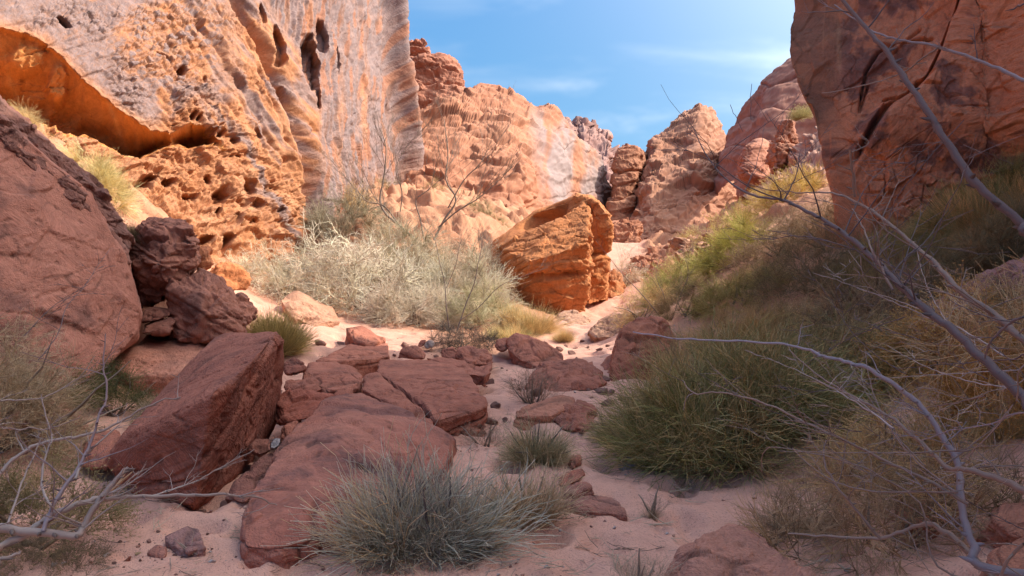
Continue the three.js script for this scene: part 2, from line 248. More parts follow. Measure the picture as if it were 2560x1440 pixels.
// ================================================================ the ground
const gxz = [], gy = [];
{
  const F = (px, py) => { const d = EYE * FOCAL / (py - HORIZON); const p = P(px, py, d); gxz.push([p.x, p.z]); gy.push(0); };
  const G = (px, py, d) => { const p = P(px, py, d); gxz.push([p.x, p.z]); gy.push(p.y); };
  const A = (x, y, z) => { gxz.push([x, z]); gy.push(y); };
  for (const [x, y] of [[150, 1440], [760, 1440], [1280, 1440], [1750, 1440], [450, 1290], [1300, 1250], [1640, 1240], [1000, 1100], [1340, 1090], [1270, 985], [1430, 905], [1490, 860], [1500, 810], [80, 1130], [300, 1060]]) F(x, y);
  for (const [x, y, d] of [[760, 870, 12.5], [720, 818, 13.6], [950, 850, 13.6], [1180, 850, 13.6], [820, 780, 16], [640, 745, 15], [650, 660, 19.5], [560, 650, 20], [480, 625, 17.5], [300, 470, 16], [60, 310, 15], [250, 486, 13.4], [70, 336, 12.6], [330, 575, 12.4], [-300, 300, 14], [0, 1000, 7], [400, 860, 11.5], [-600, 1100, 5], [-900, 700, 6],
    [1000, 760, 18], [1300, 770, 17.5], [1100, 640, 20], [850, 570, 22], [850, 490, 26], [1250, 570, 23], [1100, 490, 30], [1300, 520, 29], [1480, 765, 21], [1540, 740, 25], [1540, 640, 36],
    [1750, 1215, 5.2], [1640, 1110, 6.5], [1560, 960, 9.2], [1570, 860, 12.5], [1650, 790, 13.5], [1760, 730, 13.5], [1900, 650, 13.5], [2080, 510, 14.5], [2300, 490, 13.2], [2560, 440, 12], [2300, 690, 10], [2520, 700, 8], [2450, 900, 6], [1900, 1200, 5.3], [2050, 1120, 5.6], [2500, 1170, 4.3], [2520, 1440, 3.0], [2100, 1320, 4.1], [2300, 1210, 4.4],
    [1680, 630, 24], [1620, 690, 25], [1800, 570, 27], [1950, 470, 30], [2050, 435, 30], [1900, 560, 19]]) G(x, y, d);
  for (const [x, y, z] of [[0, 0, 0], [-3, 0.3, 1], [3, 0.5, 1], [0, 0.3, 8], [9, 4, 5], [-9, 2.5, 5], [10, 3.6, -4], [-10, 2.4, -3], [-14, 5, -14], [14, 4, -12], [18, 6, -30], [-14, 6, -32], [0, 5, -50], [-20, 9, -60], [20, 9, -60], [0, 6, -80], [-30, 9, -10], [30, 9, -10], [0, 2, 30], [-30, 8, 30], [30, 8, 30]]) A(x, y, z);
}
// thin-plate spline through those points
const tps = (() => {
  const n = gxz.length, m = n + 3, M = [], k = (r2) => r2 < 1e-9 ? 0 : 0.5 * r2 * Math.log(r2);
  for (let i = 0; i < n; i++) { const row = new Float64Array(m + 1); for (let j = 0; j < n; j++) row[j] = k((gxz[i][0] - gxz[j][0]) ** 2 + (gxz[i][1] - gxz[j][1]) ** 2); row[i] += 0.02; row[n] = 1; row[n + 1] = gxz[i][0]; row[n + 2] = gxz[i][1]; row[m] = gy[i]; M.push(row); }
  for (let q = 0; q < 3; q++) { const row = new Float64Array(m + 1); for (let j = 0; j < n; j++) row[j] = q === 0 ? 1 : gxz[j][q - 1]; M.push(row); }
  for (let c = 0; c < m; c++) { let b = c; for (let r = c + 1; r < m; r++) if (Math.abs(M[r][c]) > Math.abs(M[b][c])) b = r; [M[c], M[b]] = [M[b], M[c]]; for (let r = c + 1; r < m; r++) { const f = M[r][c] / M[c][c]; if (f) for (let q = c; q <= m; q++) M[r][q] -= f * M[c][q]; } }
  const w = new Float64Array(m); for (let c = m - 1; c >= 0; c--) { let s = M[c][m]; for (let q = c + 1; q < m; q++) s -= M[c][q] * w[q]; w[c] = s / M[c][c]; }
  return (x, z) => { x = clamp(x, -45, 45); z = clamp(z, -85, 35); let s = w[n] + w[n + 1] * x + w[n + 2] * z; for (let i = 0; i < n; i++) s += w[i] * k((x - gxz[i][0]) ** 2 + (z - gxz[i][1]) ** 2); return s; };
})();
// the wash: how sandy a spot is (1 in the open sand, 0 on the stony slopes)
const washX = pw([[-40, 6], [-24, 3.4], [-20, 2.6], [-14, 1.5], [-12, 1.1], [-10, 0.5], [-8, 0.1], [-6, 0.3], [-5, 0.4], [-3, -0.3], [0, 0]]);
const washW = pw([[-40, 1.0], [-24, 0.6], [-18, 0.8], [-13, 1.3], [-10, 1.6], [-6, 2.4], [-4, 2.6], [0, 3]]);
function sandy(x, z) { const w = 1 - sst(0.8, 1.7, Math.abs(x - washX(z)) / washW(z)), dune = sst(2.6, 1.4, Math.hypot((x + 3.7) / 1.25, (z + 13) / 1.4)); return clamp(Math.max(w, dune * 0.95, z > -8.5 && x < 0 ? sst(-6, -3, x) * 0.9 : 0)); }
const ground = (x, z) => tps(x, z);
function groundRelief(x, z) {
  const s = sandy(x, z), d = Math.hypot(x, z);
  let h = 0;
  if (d < 60) {
    h += (1 - s) * (0.10 * fbm(x * 0.9, 1, z * 0.9, 4) + 0.035 * fbm(x * 4, 2, z * 4, 3));
    // trampled sand: overlapping soft prints
    const w = worley(x * 2.6 + 0.35 * n3(x, 0, z), 0.5, z * 2.3 + 0.35 * n3(x, 5, z));
    h += s * (0.030 * fbm(x * 0.8, 4, z * 0.8, 3) - 0.15 * (1 - sst(0.06, 0.5, w.f1)) * (0.4 + 0.6 * RV[w.id]) + 0.016 * fbm(x * 3.1, 7, z * 3.7, 3) + 0.006 * n3(x * 9, 3, z * 11 + 2 * n3(x, 1, z)));
    h += 0.003 * fbm(x * 25, 3, z * 25, 2);
    if (s > 0.05) { const w2 = worley(x * 5.3 + 0.3 * n3(x * 2, 3, z * 2), 2.5, z * 5.9); h -= s * 0.045 * (1 - sst(0.05, 0.5, w2.f1)) * sst(0.3, 0.7, RV[w2.id]); }
    const rub = Math.max(sst(-17.5, -20, z), 0.7 * sst(-5.2, -6.2, x) * sst(-10.5, -11.5, z)) * (1 - s) + (1 - s) * sst(3.2, 4.6, x) * 0.25; if (rub > 0.02) h += rub * (0.38 * shards(x * 0.8, 2, z * 0.8, 0.06, 0.2) + 0.22 * shards(x * 2.1, 4, z * 2.1, 0.07, 0.2) + 0.08 * shards(x * 5, 6, z * 5, 0.08, 0.2));
  } else h += 0.4 * fbm(x * 0.1, 1, z * 0.1, 4);
  return h;
}
{
  const zs = []; for (let z = 34; z > 2; z -= 2) zs.push(-z + 0); zs.length = 0;
  for (let z = 60; z > 3; z *= 0.8) zs.push(z); for (let z = 2.2; z > -2.4; z -= 0.35) zs.push(z);
  for (let d = 2.6; d < 32; d *= 1.008) zs.push(-d); for (let d = 32; d < 400; d *= 1.06) zs.push(-d);
  const nu = 420, nv = zs.length - 1, n = (nu + 1) * (nv + 1), pos = new Float32Array(n * 3), col = new Float32Array(n * 3), uv = new Float32Array(n * 2);
  for (let j = 0; j <= nv; j++) { const z = zs[j], half = Math.max(3.5, Math.abs(z) * 0.80 + 1.2);
    for (let i = 0; i <= nu; i++) {
      const t = i / nu * 2 - 1, a = Math.abs(t), x = Math.sign(t) * (a < 0.93 ? a / 0.93 * half : half + (Math.pow((a - 0.93) / 0.07, 2.2)) * 300), o = j * (nu + 1) + i;
      const y = ground(x, z) + groundRelief(x, z), s = sandy(x, z);
      pos[o * 3] = x; pos[o * 3 + 1] = y; pos[o * 3 + 2] = z; uv[o * 2] = x / 0.9; uv[o * 2 + 1] = z / 0.9;
      const f = fbm(x * 1.4, 2, z * 1.4, 4), g = fbm(x * 6, 9, z * 6, 3);
      let c = mixc([0.70, 0.375, 0.268], [0.62, 0.315, 0.218], clamp(0.5 + f));
      const soil = mixc([0.44, 0.18, 0.09], [0.54, 0.27, 0.15], clamp(0.5 + f * 0.8 + g * 0.3));
      c = mixc(soil, c, s); c = mulc(c, 1 + 0.07 * g);
      const litter = sst(0.25, 0.6, fbm(x * 3.3 + 9, 1, z * 3.3, 4)) * (0.25 + 0.5 * (1 - s)); c = mixc(c, [0.20, 0.11, 0.08], litter * 0.6);
      col[o * 3] = c[0]; col[o * 3 + 1] = c[1]; col[o * 3 + 2] = c[2];
    } }
  const idx = new Uint32Array(nu * nv * 6); let k = 0;
  for (let j = 0; j < nv; j++) for (let i = 0; i < nu; i++) { const o = j * (nu + 1) + i, r = o + nu + 1; idx[k++] = o; idx[k++] = o + 1; idx[k++] = r; idx[k++] = o + 1; idx[k++] = r + 1; idx[k++] = r; }
  const g = new THREE.BufferGeometry(); g.setAttribute('position', new THREE.BufferAttribute(pos, 3)); g.setAttribute('color', new THREE.BufferAttribute(col, 3)); g.setAttribute('uv', new THREE.BufferAttribute(uv, 2)); g.setIndex(new THREE.BufferAttribute(idx, 1)); g.computeVertexNormals();
  tag(addMesh('ground', g, sandMat), 'pink sand of the dry wash rising into stony slopes', 'ground', null, 'structure');
}

// ================================================================ the left cliff: overhang, pits and varnish
const LIP = pw([[-400, 60], [0, 62], [60, 78], [120, 108], [165, 150], [215, 205], [270, 252], [330, 302], [380, 328], [430, 334], [470, 312], [505, 316], [540, 345], [560, 380]]);
const FLOOR = pw([[-400, 250], [0, 250], [60, 292], [110, 318], [165, 338], [215, 345], [255, 372], [300, 398], [345, 402], [390, 380], [440, 366], [500, 372], [530, 368], [560, 381]]);
// [x, y, half width, half height, lean, depth]: hollows in the face
const PITS = [[458, 172, 15, 17, -.2, .55], [405, 138, 22, 6, .3, .22], [515, 196, 8, 16, .5, .25], [475, 293, 9, 13, .2, .5], [491, 297, 7, 10, 0, .4], [524, 335, 13, 24, .2, .8], [552, 332, 9, 11, .3, .35], [585, 352, 14, 13, .4, .55], [592, 391, 10, 8, 0, .5], [650, 330, 9, 20, -.75, .4],
  [362, 458, 42, 14, -.35, .7], [415, 462, 20, 13, -.2, .55], [468, 495, 20, 13, .1, .5], [520, 452, 11, 19, .2, .5], [552, 490, 22, 30, .5, .8], [552, 524, 8, 20, .3, .6], [624, 470, 27, 32, -.15, .8], [612, 504, 24, 22, .2, .7], [642, 510, 18, 18, .1, .6], [590, 548, 12, 18, .4, .5], [628, 555, 13, 10, -.2, .5], [703, 523, 8, 8, .2, .3], [518, 600, 26, 15, -.5, .7], [570, 602, 14, 22, .35, .7], [500, 612, 12, 9, 0, .35]];
const HOLLOWS = [[160, 55, 9, 25, -.85, .5], [705, 108, 14, 54, -.12, .9], [782, 150, 24, 80, -.14, 1.4], [812, 86, 11, 48, -.12, .9], [800, 238, 8, 36, -.1, .7], [850, 145, 5, 36, -.1, .35], [665, 25, 8, 28, -.3, .35], [728, 235, 5, 30, -.3, .3], [968, 30, 4, 40, -.05, .25], [992, 290, 4, 40, -.05, .25], [940, 310, 5, 26, -.05, .22]];
function pit(s, t) { let h = 0; const one = (L, w0, inner) => { for (const [x, y, a, b, r, d] of L) { const dx = s - x, dy = t - y; if (Math.abs(dx) > a * 1.6 + b * 1.2 || Math.abs(dy) > b * 1.6 + a * 1.2) continue; const c = Math.cos(r), q = Math.sin(r), wob = 1 + w0 * n3(s * 0.05, t * 0.05, x), e = Math.hypot((dx * c + dy * q) / a, (-dx * q + dy * c) / b) * wob; h = Math.max(h, d * (1 - sst(inner, 1.04, e))); } }; one(PITS, 0.45, 0.3); one(HOLLOWS, 0.22, 0.7); return h; }
const CREASE = [[560, -60], [640, 60], [700, 190], [745, 290], [772, 390], [790, 480], [800, 560]], BUTT = [[640, -60], [700, 40], [760, 160], [800, 270], [790, 390], [786, 480]];
const buttress = (s, t) => { let x = 700; for (let i = 1; i < BUTT.length; i++) if (t >= BUTT[i - 1][1] && t <= BUTT[i][1]) x = lerp(BUTT[i - 1][0], BUTT[i][0], (t - BUTT[i - 1][1]) / (BUTT[i][1] - BUTT[i - 1][1])); if (t > 480) x = 786; return s - x; };
function leftDisp(s, t, p) {
  const dip = s * 0.816 - t * 0.578, along = s * 0.578 + t * 0.816, bt = buttress(s, t), onB = sst(-10, 25, bt);
  let h = 0.35 * fbm(p.x * 0.22, p.y * 0.22, p.z * 0.22, 3);
  // dipping sheets of the main face
  const sheetAmt = sst(330, 470, s + t * 0.1) * (1 - onB);
  h += sheetAmt * 0.16 * (beds({ x: dip, y: along * 0.06, z: 0 }, [1, 0, 0], 0.016, 0.5, 4)) + sheetAmt * (0.07 * shards(dip * 0.04, along * 0.008, 6, 0.04, 0.2) + 0.03 * shards(dip * 0.11, along * 0.03, 8, 0.06, 0.3)) + sheetAmt * 0.05 * n3(dip * 0.07, along * 0.012, 3);
  h += onB * (0.10 * shards(s * 0.030, t * 0.0045, 3, 0.04) + 0.07 * shards(s * 0.075 + 0.3 * n3(s * .03, t * .01, 3), t * 0.012, 5, 0.08) + 0.05 * shards(s * 0.16, t * 0.035, 7, 0.08) + 0.03 * shards(s * 0.3, t * 0.09, 7, 0.1) + 0.12 * n3(s * 0.03, t * 0.004, 2) + 0.05 * n3(s * 0.085 + 0.5 * n3(s * .02, t * .02, 1), t * 0.010, 5) + 0.06 * n3(s * 0.22, t * 0.022, 8));
  // upper left: crackled plates
  const plates = (1 - sst(300, 620, s)) * (1 - sst(-20, 10, t - LIP(s))) + 0.8 * sst(420, 250, Math.hypot((s - 440) * 0.9, (t - 60) * 1.4)) * (1 - onB);
  if (plates > 0.02) { const q = s * 0.95 + t * 0.3, w0 = t * 0.95 - s * 0.3; const w = worley(q * 0.052, w0 * 0.085, 1.5), e = sst(0, 0.16, w.f2 - w.f1); const pk = clamp(plates) * sst(-0.12, 0.3, fbm(s * 0.008, t * 0.012, 11, 3) + 0.35 * sst(150, 60, Math.hypot((s - 420) * 0.6, t - 90)) - 0.05); h += pk * (0.09 * (RV[w.id] - 0.5) * e - 0.06 * (1 - e)) + clamp(plates) * (0.04 * shards(s * 0.018, t * 0.03, 4, 0.03) + 0.02 * shards(s * 0.06, t * 0.09, 4, 0.05, 0.4)); }
  for (const [x0, y0, x1, y1] of [[0, 138, 420, 45], [60, 152, 330, 78], [0, 60, 200, 28], [170, 205, 430, 112]]) { const d = segDist(s, t, [[x0, y0], [x1, y1]]); h -= 0.07 * Math.exp(-((d / 2.0) ** 2)) * (0.5 + n3(s * 0.03, t * 0.03, x1)); }
  // overhang
  const yu = LIP(s) + 5 * n3(s * 0.05, 3, 1), yl = FLOOR(s) + 6 * n3(s * 0.06, 8, 1);
  if (s < 562 && t > yu - 4) {
    const fr = clamp((yl - t) / 26), a = 1.75 * (0.10 + 0.90 * clamp((t - yu) / Math.max(40, (yl - yu) * 0.75))) * sst(yu - 2, yu + 3, t) * (fr * fr * (3 - 2 * fr)) * sst(562, 515, s);
    const knob = sst(1, 0.55, Math.hypot((s - 148) / 30, (t - 195) / 58)) + 0.8 * sst(1, 0.5, Math.hypot((s - 70) / 60, (t - 130) / 40));
    const dp = a * (1 - 0.4 * clamp(knob)) * (1 + 0.10 * n3(s * 0.02, t * 0.03, 7)); PUSH.set(p.x * dp / -p.z, 0.05 * dp, -dp); h += (0.07 * beds({ x: s, y: t, z: 0 }, [0.22, 1, 0], 0.035, 0.6, 2) + 0.04 * shards(s * 0.012, t * 0.03, 2, 0.03, 0.1) + 0.015 * fbm(s * 0.05, t * 0.09, 3, 4)) * clamp(a); for (const [x0, y0, x1, y1] of [[225, 262, 290, 318], [130, 300, 300, 395], [60, 190, 200, 205]]) h -= 0.1 * clamp(a) * Math.exp(-((segDist(s, t, [[x0, y0], [x1, y1]]) / 3) ** 2));
    if (knob > 0.05) h += clamp(knob) * 0.12 * fbm(s * 0.06, t * 0.06, 4, 3);
  }
  // rough cavernous zone below and beside it
  const rough = sst(-8, 40, t - LIP(s) + (s > 430 ? 150 : 0)) * (1 - sst(0, 120, dip - 290)) * (1 - onB) * (t > yl - 8 || s > 400 || t < yu ? 1 : 0.12);
  if (rough > 0.02) h += rough * (0.22 * fbm(s * 0.014, t * 0.020, 3, 3) + 0.05 * beds({ x: s, y: t, z: 0 }, [0.30, 1, 0], 0.026, 0.7, 6) + 0.17 * shards(s * 0.013 + 0.4 * n3(s * .02, t * .02, 9), t * 0.030, 6, 0.035, 0.1) + 0.05 * shards(s * 0.05, t * 0.08, 3, 0.05, 0.2) + 0.03 * shards(s * 0.13, t * 0.17, 5, 0.08, 0.3) - 0.10 * sst(0.30, 0.55, n3(s * 0.06, t * 0.075, 12)) * sst(-0.1, 0.3, n3(s * 0.012, t * 0.015, 3)));
  { const dp = pit(s, t) * 0.55; PUSH.x += p.x * dp / -p.z - 0.25 * dp; PUSH.z -= dp; }
  // the long crease between face and buttress
  const cd = segDist(s, t, CREASE); h -= 0.55 * Math.exp(-((cd / 13) ** 2)) * sst(-80, 60, t);
  for (const q of [[[450, -20], [560, 140], [640, 270], [720, 400]], [[520, -20], [620, 130], [690, 260], [750, 400]], [[590, 0], [660, 110], [715, 220]]]) { const d = segDist(s, t, q); h -= 0.16 * Math.exp(-(((d + 3 * n3(s * .05, t * .05, 1)) / 5) ** 2)) * sst(-.3, .3, n3(s * .02, t * .02, q[0][0])); }
  h += 0.05 * fbm(p.x * 1.6, p.y * 1.6, p.z * 1.6, 3) + 0.025 * fbm(p.x * 5, p.y * 5, p.z * 5, 3) * (1 + rough);
  return h;
}
function leftColor(s, t, p) {
  const dip = s * 0.816 - t * 0.578, along = s * 0.578 + t * 0.816, bt = buttress(s, t), onB = sst(-6, 20, bt);
  const f = fbm(s * 0.012, t * 0.012, 1, 4), g = fbm(s * 0.06, t * 0.06, 2, 4);
  let c = mixc(ORANGE, PALE, clamp(0.42 + f * 0.8 + g * 0.5));
  const inside = t > LIP(s) - 2 && t < FLOOR(s) && s < 560;
  const up = (1 - sst(-45, 8, t - LIP(s) + (s > 380 ? (s - 380) * 0.5 : 0))) * (1 - sst(520, 640, s));
  let v = up * sst(-0.22, 0.10, fbm(s * 0.011 + 3, t * 0.016, 5, 5, 0.62) + 0.34 - 0.30 * sst(260, 480, s)) * (0.8 + 0.4 * g);
  v = Math.max(v, (1 - onB) * (1 - up) * sst(-0.06, 0.20, fbm(dip * 0.030, along * 0.0042, 9, 4, 0.55)) * 0.75 * sst(60, 130, dip - 150) );
  const streak = sst(-0.46, 0.04, fbm(s * 0.030, t * 0.0035, 4, 4, 0.6)) * 0.95 * (0.75 + 0.5 * fbm(s * 0.11, t * 0.011, 6, 3));
  v = lerp(v, clamp(0.22 + 0.85 * streak + 0.25 * sst(0.0, 0.4, fbm(s * 0.09, t * 0.02, 2, 3))), onB);
  if (up > 0.05 || (s < 620 && t < 260)) { const q = s * 0.95 + t * 0.3, w0 = t * 0.95 - s * 0.3, w = worley(q * 0.052, w0 * 0.085, 1.5), cz = sst(1.1, 0.55, Math.hypot((s - 430) / 170, (t - 105) / 125)), k = 1 - sst(0.02, 0.05 + 0.16 * cz, w.f2 - w.f1); v *= 1 - k * (0.35 + 0.6 * cz); v *= 1 - 0.62 * cz * sst(0.25, 0.6, RV[(w.id + 40) & 255]); }
  if (inside) v *= 0.12;
  c = mixc(c, mixc(GREYV, [0.28, 0.185, 0.170], clamp(0.5 + g)), clamp(v * 1.15) * 0.95);
  if (inside) { c = mixc([0.60, 0.24, 0.065], [0.68, 0.34, 0.13], sst(0.1, 0.5, fbm(s * 0.035 - t * 0.012, t * 0.003, 8, 3))); }  // brighter orange under the overhang: bounced light put into the colour
  if (onB > 0.3) { const k = sst(0.18, 0.30, n3(s * 0.09, t * 0.012, 15)); c = mixc(c, [0.42, 0.15, 0.06], k * 0.6 * onB); const dl = sst(0.30, 0.42, n3(s * 0.16 + 0.4 * n3(s * .05, t * .02, 1), t * 0.010, 22)); c = mixc(c, [0.20, 0.085, 0.05], dl * 0.55 * onB); }
  return mulc(c, 1 + 0.13 * g + 0.09 * fbm(p.x * 9, p.y * 9, p.z * 9, 2));
}
{
  const rows = [
    [wctl(-17, 15, -4, -560, -620), wctl(-14.5, 16, -15, -160, -620), wctl(-13, 16, -19, 120, -620), wctl(-12, 16, -22, 300, -620), wctl(-11, 16, -25, 480, -620), wctl(-10.6, 16, -28, 650, -620), wctl(-9.6, 16, -32, 790, -620), wctl(-9, 16, -36, 900, -620), wctl(-8.4, 16, -41, 1000, -620), wctl(-10, 16, -45, 1060, -620), wctl(-20, 15, -50, 1090, -620)],
    [ctl(-600, -300, 12.5), ctl(-170, -300, 15.5), ctl(60, -300, 17.2), ctl(230, -300, 18.8), ctl(390, -300, 20.6), ctl(550, -300, 22.6), ctl(700, -300, 25), ctl(830, -300, 28), ctl(915, -300, 32.5), ctl(940, -300, 35), wctl(-20, 12, -48, 1090, -300)],
    [ctl(-600, -20, 12), ctl(-170, -20, 14.0), ctl(40, -20, 15.6), ctl(215, -20, 17.2), ctl(390, -20, 18.8), ctl(560, -20, 20.8), ctl(715, -20, 23), ctl(850, -20, 26.5), ctl(938, -20, 31.5), ctl(962, -20, 34), wctl(-20, 10, -46, 1090, -20)],
    [ctl(-600, 140, 11.6), ctl(-170, 140, 13.2), ctl(30, 140, 14.6), ctl(215, 140, 16.2), ctl(400, 140, 17.9), ctl(575, 140, 19.9), ctl(735, 140, 22.2), ctl(870, 140, 26.0), ctl(953, 140, 31.0), ctl(976, 140, 33.5), wctl(-20, 8, -46, 1090, 140)],
    [ctl(-600, 290, 11.4), ctl(-170, 290, 12.8), ctl(30, 290, 14.1), ctl(215, 290, 15.6), ctl(410, 290, 17.3), ctl(590, 290, 19.2), ctl(755, 290, 21.6), ctl(890, 290, 25.5), ctl(974, 290, 30.6), ctl(997, 290, 33), wctl(-20, 6, -46, 1090, 290)],
    [ctl(-600, 430, 11), ctl(-170, 430, 12.2), ctl(30, 430, 13.4), ctl(215, 430, 15.0), ctl(410, 430, 16.8), ctl(600, 430, 18.6), ctl(770, 430, 21.2), ctl(895, 430, 25.2), ctl(976, 430, 30.2), ctl(1000, 430, 33), wctl(-20, 4, -46, 1090, 430)],
    [ctl(-600, 560, 10.5), ctl(-170, 560, 11.6), ctl(30, 560, 12.6), ctl(230, 560, 14.2), ctl(430, 560, 16.0), ctl(620, 560, 18.0), ctl(785, 560, 21.0), ctl(900, 560, 25), ctl(975, 560, 30), ctl(1000, 560, 33), wctl(-20, 2, -46, 1090, 560)],
    [ctl(-600, 740, 10), ctl(-170, 740, 11), ctl(30, 740, 12), ctl(240, 740, 13.4), ctl(450, 740, 15.2), ctl(650, 740, 17.4), ctl(800, 740, 20.8), ctl(900, 740, 25), ctl(1010, 740, 30), ctl(1035, 740, 33), wctl(-20, 0, -46, 1090, 740)]];
  const g = sheet({ rows, nu: 600, nv: 380, uw: [0.25, 0.8, 1, 1, 1, 1, 0.9, 0.9, 0.35, 0.25], vw: [0.25, 0.3, 1, 1, 1, 1, 0.8], disp: leftDisp, color: leftColor });
  tag(addMesh('cliff', g, rockMat), 'tall sunlit sandstone cliff with an overhang, pits and grey varnish streaks', 'cliff', null, 'structure');
}

// ================================================================ the right cliff, whose shade covers the foreground
const RCRACK = [[2412, -40], [2385, 40], [2350, 130], [2320, 190], [2270, 235], [2215, 270], [2180, 320], [2150, 375], [2120, 420], [2105, 480], [2100, 540]];
const REDGE = pw([[-20, 2012], [100, 1996], [220, 2022], [330, 2066], [440, 2098], [620, 2118]]);
function rightDisp(s, t, p) {
  const side = s - pw([[-40, 2412], [40, 2385], [130, 2350], [190, 2320], [235, 2260], [270, 2200], [320, 2160], [375, 2140], [420, 2118], [540, 2100]].map(([a, b]) => [a, b]))(t);
  let h = 0.25 * fbm(p.x * 0.25, p.y * 0.25, p.z * 0.25 + 3, 2) + 0.05 * fbm(p.x * 1.0, p.y * 0.8, p.z, 3) + 0.02 * fbm(p.x * 5, p.y * 5, p.z * 5, 3);
  const shown = sst(1940, 2010, s) * sst(2900, 2700, s);
  h += 0.40 * sst(-16, 14, side) * shown * sst(430, 300, t);                                   // the right block stands proud of the crack
  const d = segDist(s, t, RCRACK); h -= 0.55 * Math.exp(-((d / (t > 200 ? 7 : 3.5)) ** 2)) * (t > 200 ? 1 : 0.7);
  for (const [q, a, w] of [[[[2155, 230], [2165, 180], [2195, 130], [2245, 100], [2330, 90]], .2, 3.5], [[[2155, 230], [2150, 275], [2170, 215]], .16, 3.5], [[[2300, 60], [2260, 100], [2200, 110]], .10, 3], [[[2030, 0], [2040, 120], [2075, 280]], .05, 5], [[[2480, -20], [2500, 10]], .1, 3], [[[2210, 250], [2280, 232], [2340, 236]], .12, 3]]) h -= a * Math.exp(-((segDist(s, t, q) / w) ** 2));
  const w = worley(s * 0.011 + 0.4 * n3(s * .01, t * .01, 1), t * 0.013, 3.3), e = sst(0, 0.05, w.f2 - w.f1); h += shown * (0.12 * shards(s * 0.007 + 0.5 * n3(s * .006, t * .006, 5), t * 0.008 + 0.002 * s, 6, 0.02, 0.1, 1.2) + 0.04 * shards(s * 0.022 + 0.4 * n3(s * .01, t * .01, 5), t * 0.022, 6, 0.03, 0.15) + 0.018 * shards(s * 0.07, t * 0.07, 2, 0.05, 0.3));
  const lo = worley(s * 0.03, t * 0.035, 8.3), e2 = sst(0, 0.12, lo.f2 - lo.f1); h += shown * sst(330, 480, t) * (0.10 * (RV[lo.id] - .5) * e2 - .05 * (1 - e2));
  const eg = REDGE(t), nr = sst(eg + 15, eg + 110, s), far = sst(2900, 2700, s); h = lerp(0.10 * n3(t * 0.006, p.x * 0.3, 4) + 0.05 * fbm(p.x * 1.2, p.y * 0.5, p.z * 1.2, 3) + 0.07 * shards(p.x * 1.1, p.y * 0.55, p.z * 1.1, 0.03) + 0.03 * shards(p.x * 3.5, p.y * 1.8, p.z * 3.5, 0.05), h, nr);
  return h;
}
function rightColor(s, t, p) {
  const f = fbm(s * 0.008, t * 0.008, 4, 4), g = fbm(s * 0.035, t * 0.035, 6, 4), q = fbm(s * 0.018, t * 0.005, 2, 3);
  let c = mixc([0.57, 0.190, 0.088], [0.66, 0.265, 0.135], clamp(0.5 + f + 0.4 * g));
  const bias = lerp(0.06, -0.26, sst(-60, 40, s - 2230 - (300 - t) * 0.35));
  const v = sst(-0.05, 0.10, fbm(s * 0.007 + 2, t * 0.009, 7, 5, 0.58) + bias * (t < 330 ? 1 : 0.2) - sst(380, 520, t) * 0.12);
  c = mixc(c, mixc([0.15, 0.060, 0.046], [0.23, 0.095, 0.072], clamp(0.5 + g)), v * 0.85);
  if (s < 2140) c = mixc(c, mixc([0.30, 0.125, 0.065], [0.52, 0.26, 0.13], sst(0.15, 0.45, fbm(s * 0.06, t * 0.004, 3, 3))), sst(2140, 2080, s + t * 0.05) * 0.75);
  return mulc(c, 1 + 0.14 * g + 0.10 * fbm(p.x * 8, p.y * 8, p.z * 8, 3));
}
